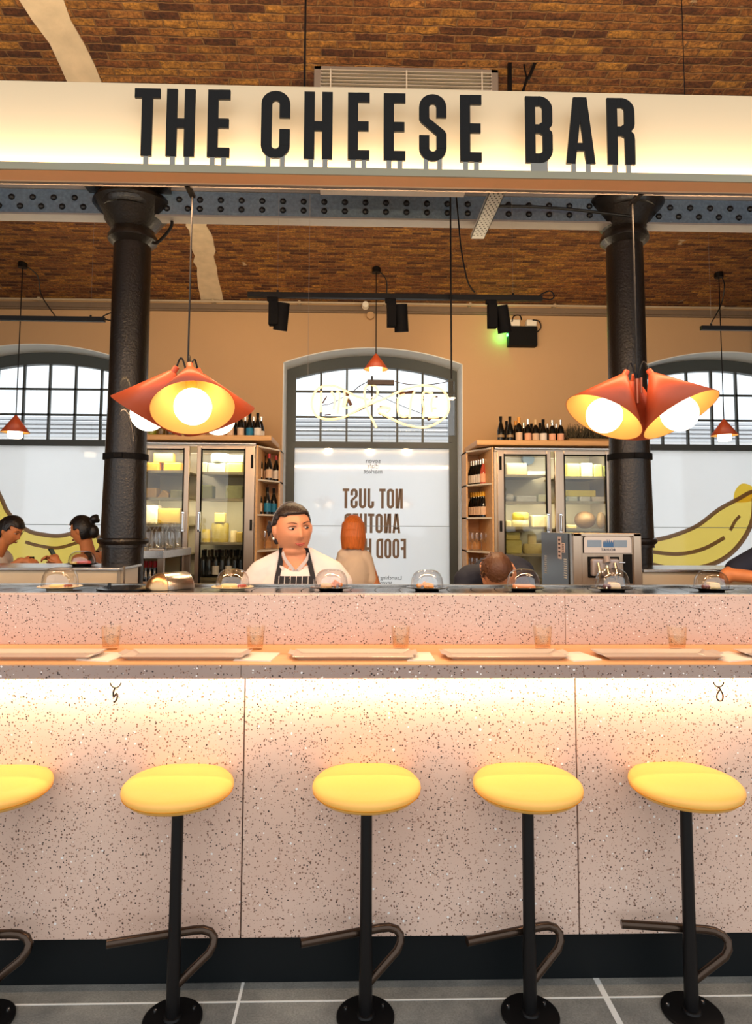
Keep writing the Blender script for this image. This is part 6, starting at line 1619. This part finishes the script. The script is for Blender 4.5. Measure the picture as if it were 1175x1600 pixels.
def bob(m):
    for k in range(26):
        a = math.radians(-125 + 250 * k / 25); d = M2 @ Vector((math.sin(a) * .080, math.cos(a) * .088, 0))
        l_ = -.150 - .006 * math.sin(k * 1.7)
        chain(m, [(hc2 + d * .98 + Vector((0, 0, .05)), .018), (hc2 + d * 1.12 + Vector((0, 0, -.06)), .018), (hc2 + d * 1.06 + Vector((0, 0, l_)), .012)], 8)
hair_cap('hair', hc2, M2, .98, 1.0, lambda x, y, z: z > (.62 if y < -.3 else (-.2 if y < .1 else -.75)), .016, M_hairrd, W2, bob, 48, .006)
m = MB()
chain(m, [((cx - .085, cy, zS2 - .01), .062), ((cx + .085, cy, zS2 - .02), .060)]); m.ell((cx, cy, zS2 - .15), (.140, .115, .2)); m.ell((cx + .01, cy, zS2 - .33), (.128, .12, .14)); m.ell((cx, cy, zS2 - .0), (.085, .08, .07))
chain(m, [((cx + .10, cy, zS2 - .04), .055), ((cx + .142, cy, zS2 - .20), .052)]); chain(m, [((cx - .10, cy, zS2 - .04), .054), ((cx - .122, cy + .03, zS2 - .19), .050)])
finish(m, 'blouse', M_beige, W2, .009, 4)
m = MB(); m.ell((cx, cy, zS2 - .50), (.130, .118, .13)); legs(m, cx, cy, .90, r=.080, spread=.075); finish(m, 'trousers', M_trouser, W2, .012, 3)

# --- bending man
Yb2 = 3.75
hc3 = at(776, 893, Yb2); M3 = frame(-18, 62, 8); W3 = thing('person', 'person in navy top bent over behind the counter, only brown hair and back showing', 'person', (hc3.x, Yb2, 0))
m = MB(); add_head(m, hc3, M3, .98); hx, hy, hz = hc3
hip = Vector((hx + .12, hy + .52, .98)); shd = Vector((hx + .035, hy + .16, hz - .035))
chain(m, [(hc3 + Vector((0, .05, -.0)), .055), (shd, .065)])
chain(m, [(shd + Vector((-.17, 0, -.02)), .055), (shd + Vector((.17, .02, -.02)), .055)])
chain(m, [(shd, .12), ((shd + hip) / 2 + Vector((0, 0, .05)), .13), (hip, .14)])
for s_ in (-1, 1):
    chain(m, [(shd + Vector((s_ * .19, 0, -.03)), .05), (shd + Vector((s_ * .22, -.08, -.28)), .04), (shd + Vector((s_ * .12, -.20, -.46)), .03)])
    hand(m, shd + Vector((s_ * .115, -.21, -.475)), (-s_ * .1, -.4, -1), (0, -1, .2), -s_, .3)
for s_ in (-1, 1):
    chain(m, [(hip + Vector((s_ * .10, 0, -.04)), .10), ((hip.x + s_ * .11, hip.y - .02, .52), .062), ((hip.x + s_ * .11, hip.y + .04, .10), .042)]); chain(m, [((hip.x + s_ * .11, hip.y + .05, .05), .045), ((hip.x + s_ * .11, hip.y - .12, .035), .035)])
finish(m, 'body', M_skin3, W3, .006, 2)
hair_cap('hair', hc3, M3, .98, 1.0, lambda x, y, z: z > (.50 if y < -.3 else (.0 if y < .1 else -.55)), .010, M_hairbr, W3, tufts(hc3, M3, .98, 1.0, lambda x, y, z: z > (.50 if y < -.3 else (.0 if y < .1 else -.55)), 170, .034, .0075), 56, .0038)
m = MB(); chain(m, [(shd + Vector((-.15, .02, -.02)), .085), (shd + Vector((.15, .03, -.02)), .085)])
chain(m, [(shd + Vector((.0, .06, .0)), .12), ((shd + hip) / 2 + Vector((.03, -.05, .06)), .150), (hip + Vector((0, 0, .04)), .16)]); m.ell(shd + Vector((.07, .14, .02)), (.19, .17, .10))
for s_ in (-1, 1): chain(m, [(shd + Vector((s_ * .18, .01, -.03)), .075), (shd + Vector((s_ * .215, -.05, -.20)), .062)])
finish(m, 'navy_top', M_navy, W3, .008, 5)
m = MB(); m.ell(hip, (.175, .16, .15))
for s_ in (-1, 1): chain(m, [(hip + Vector((s_ * .10, 0, -.04)), .115), ((hip.x + s_ * .11, hip.y - .02, .52), .078), ((hip.x + s_ * .11, hip.y + .04, .12), .062)])
finish(m, 'trousers', M_trouser, W3, .012, 3)

# --- person leaning at the right edge
Yr = 3.92
el = at(1138, 897, Yr); sl = at(1196, 868, Yr); W4 = thing('person', 'person in navy top at the right edge, leaning on a bare elbow', 'person', (sl.x + .16, Yr, 0))
cx, cy, zz = sl.x + .17, Yr + .05, sl.z + .0
hc4 = Vector((cx - .02, cy - .04, zz + .24)); M4 = frame(-60, 20)
m = MB(); add_head(m, hc4, M4, 1.0)
chain(m, [(hc4 + Vector((0, .02, -.06)), .056), ((cx, cy, zz + .03), .065)]); chain(m, [((cx - .16, cy, zz), .058), ((cx + .17, cy, zz), .058)]); m.ell((cx, cy, zz - .16), (.17, .11, .22)); m.ell((cx, cy, zz - .42), (.16, .12, .22))
wr = Vector((el.x + .20, Yr - .20, el.z - .02))
chain(m, [((cx - .18, cy, zz - .02), .052), (tuple(el), .042), (tuple(wr), .030)], 16); m.ell(el + Vector((-.01, 0, -.012)), (.042, .042, .046))
hand(m, wr, (1, -.4, .0), (0, 0, 1), 1, .3)
chain(m, [((cx + .19, cy, zz - .02), .05), ((cx + .22, cy - .02, zz - .28), .04), ((cx + .16, cy - .18, zz - .30), .03)]); hand(m, (cx + .15, cy - .20, zz - .30), (-.3, -1, 0), (0, 0, 1), -1, .3)
legs(m, cx, cy, .90)
b4 = finish(m, 'body', M_skin2, W4, .006, 2)
face_parts(b4, hc4, M4, 1.0, 1.0, 0, mat('brown_lips', (150, 80, 60), .5), M_hairbk)
hair_cap('hair', hc4, M4, 1.0, 1.0, lambda x, y, z: z > (.6 if y < -.3 else (.0 if y < .1 else -.5)), .010, M_hairbk, W4, None, 44, .007)
m = MB(); chain(m, [((cx - .14, cy, zz - .01), .078), ((cx + .17, cy, zz), .078)]); m.ell((cx, cy, zz - .16), (.19, .135, .22)); m.ell((cx, cy, zz - .40), (.18, .14, .22))
mid = Vector((cx - .18, cy, zz - .02)) * .28 + el * .72
chain(m, [((cx - .16, cy, zz - .02), .084), (tuple(mid), .068)]); chain(m, [((cx + .19, cy, zz - .02), .075), ((cx + .21, cy - .01, zz - .2), .065)])
finish(m, 'navy_top', M_navy, W4, .008, 4)
m = MB(); m.ell((cx, cy, .92), (.17, .14, .14)); legs(m, cx, cy, .90, r=.095); finish(m, 'trousers', M_trouser, W4, .012, 3)

# --- man in profile at the left edge
Yl_ = 5.32
hc5 = at(16, 829, Yl_); M5 = frame(78, 30); W5 = thing('person', 'person with short dark hair and white tee looking down at the left edge', 'person', (hc5.x - .14, Yl_, 0))
cx, cy, zS5 = hc5.x - .15, Yl_ + .02, hc5.z - .20
m = MB(); add_head(m, hc5, M5, .98)
chain(m, [(hc5 + Vector((-.03, 0, -.04)), .054), ((cx + .03, cy, zS5 + .02), .065)]); chain(m, [((cx, cy - .17, zS5 - .02), .056), ((cx, cy + .17, zS5 - .02), .056)]); m.ell((cx, cy, zS5 - .18), (.11, .17, .22)); m.ell((cx - .03, cy, zS5 - .44), (.12, .17, .22))
e5 = Vector((cx - .02, cy - .24, zS5 - .27)); w5 = at(33, 876, cy - .14)
chain(m, [((cx, cy - .19, zS5 - .03), .05), (tuple(e5), .042), (tuple(w5), .027)]); hand(m, w5, (1, .2, -.05), (0, -.6, .8), 1, .45, .95)
w5b = at(28, 878, cy + .1); chain(m, [((cx, cy + .19, zS5 - .03), .05), ((cx - .02, cy + .22, zS5 - .27), .042), (tuple(w5b), .027)]); hand(m, w5b, (1, -.3, 0), (0, .6, .8), -1, .45, .95)
legs(m, cx - .05, cy, .88)
b5 = finish(m, 'body', M_skin2, W5, .006, 2); face_parts(b5, hc5, M5, .98, 1.0, 0, mat('brown_lips', (150, 80, 60), .5), M_hairbk)
hair_cap('hair', hc5, M5, .98, 1.0, lambda x, y, z: z > (.52 if y < -.3 else (.10 if y < .1 else -.42)), .011, M_hairbk, W5, tufts(hc5, M5, .98, 1.0, lambda x, y, z: z > (.52 if y < -.3 else (.10 if y < .1 else -.42)), 90, .03, .007), 52, .005)
m = MB(); chain(m, [((cx, cy - .14, zS5 - .02), .078), ((cx, cy + .14, zS5 - .02), .078)]); m.ell((cx, cy, zS5 - .18), (.135, .19, .22)); m.ell((cx - .03, cy, zS5 - .42), (.14, .19, .22))
for s_ in (-1, 1): chain(m, [((cx, cy + s_ * .19, zS5 - .04), .072), ((cx - .02, cy + s_ * .225, zS5 - .20), .062)])
finish(m, 'white_tee', M_tee, W5, .009, 4)
m = MB(); m.ell((cx - .04, cy, .90), (.15, .18, .14)); legs(m, cx - .05, cy, .88, r=.095); finish(m, 'trousers', M_trouser, W5, .012, 3)
q = at(43, 880, cy - .08); m = MB(); m.hexa([(q.x - .05, q.y - .05, q.z - .035), (q.x + .045, q.y - .05, q.z - .035), (q.x + .045, q.y + .03, q.z - .03), (q.x - .05, q.y + .03, q.z - .03), (q.x - .0, q.y - .05, q.z + .01), (q.x + .04, q.y - .05, q.z + .055), (q.x + .04, q.y + .03, q.z + .055), (q.x - .0, q.y + .03, q.z + .01)])
tag(m.build('black_pouch', M_blackmat, bevel=.008), 'small black pouch held by the person in the white tee', 'pouch')

# --- woman with bun and phone
Yp_ = 5.32
hc6 = at(129, 829, Yp_); M6 = frame(-98, 16); W6 = thing('person', 'person with black hair bun and black tank top holding up a phone', 'person', (hc6.x + .06, Yp_, 0))
cx, cy, zS6 = hc6.x + .05, Yp_ + .03, hc6.z - .20
m = MB(); add_head(m, hc6, M6, .97)
chain(m, [(hc6 + Vector((.02, 0, -.05)), .047), ((cx - .01, cy, zS6 + .02), .056)])
shA = Vector((cx - .02, cy - .16, zS6 - .03)); shB = Vector((cx + .03, cy + .15, zS6 - .02))
chain(m, [(shA, .052), (shB, .052)]); m.ell((cx, cy, zS6 - .16), (.10, .15, .2)); m.ell((cx + .0, cy, zS6 - .42), (.12, .16, .22))
wA = at(92, 880, cy - .10); wB = at(86, 881, cy + .02)
chain(m, [(shA, .050), ((cx - .06, cy - .2, zS6 - .29), .038), (tuple(wA), .025)]); hand(m, wA, (-.6, .1, .8), (.7, -.6, .3), 1, .7, .9)
chain(m, [(shB, .046), ((cx - .04, cy + .18, zS6 - .28), .038), (tuple(wB), .025)]); hand(m, wB, (-.7, -.1, .7), (.5, .7, .3), -1, .7, .9)
legs(m, cx, cy, .86, r=.08)
b6 = finish(m, 'body', M_skin2, W6, .0055, 2); face_parts(b6, hc6, M6, .97, 1.0, 0, M_lip, M_hairbk)
def bun(m):
    b = hc6 + M6 @ Vector((0, .118, .062)); m.ell(b, (.036, .034, .034)); m.ell(b + Vector((.012, 0, .02)), (.022, .02, .02)); m.ell(b + Vector((.02, .01, -.012)), (.02, .02, .02)); m.ell(hc6 + M6 @ Vector((0, .088, -.035)), (.042, .04, .055))
hair_cap('hair', hc6, M6, .97, 1.0, lambda x, y, z: z > (.55 if y < -.3 else (.06 if y < .15 else -.62)), .010, M_hairbk, W6, bun, 52, .0055)
m = MB(); m.ell((cx + .0, cy, zS6 - .20), (.118, .165, .17)); m.ell((cx, cy, zS6 - .42), (.135, .175, .2))
for s_ in (-1, 1):
    chain(m, [((cx + .055, cy + s_ * .085, zS6 - .12), .045), ((cx + .02, cy + s_ * .09, zS6 + .012), .030), ((cx - .055, cy + s_ * .085, zS6 - .08), .036)])
finish(m, 'tank_top', M_blackmat, W6, .008, 3)
m = MB(); m.ell((cx, cy, .88), (.15, .18, .14)); legs(m, cx, cy, .88, r=.09); finish(m, 'trousers', M_trouser, W6, .012, 3)
a_, b2_ = at(78.5, 857, cy - .05), at(93, 883, cy - .05)
ph = thing('mobile_phone', 'mobile phone held upright by the person with the bun', 'phone', tuple((a_ + b2_) / 2))
m = MB(); m.bar(b2_, a_, .072, .009, (1, 0, .6)); m.build('phone_body', M_blackmat, ph, bevel=.002)
u_ = (a_ - b2_).normalized(); nrm = u_.cross(Vector((0, 1, 0))).normalized(); nrm = nrm if nrm.x > 0 else -nrm
m = MB(); m.bar(b2_ + u_ * .006 + nrm * .0052, a_ - u_ * .006 + nrm * .0052, .066, .001, nrm); m.build('screen', mat('phone_screen_glass', (60, 100, 110), 0.1), ph)
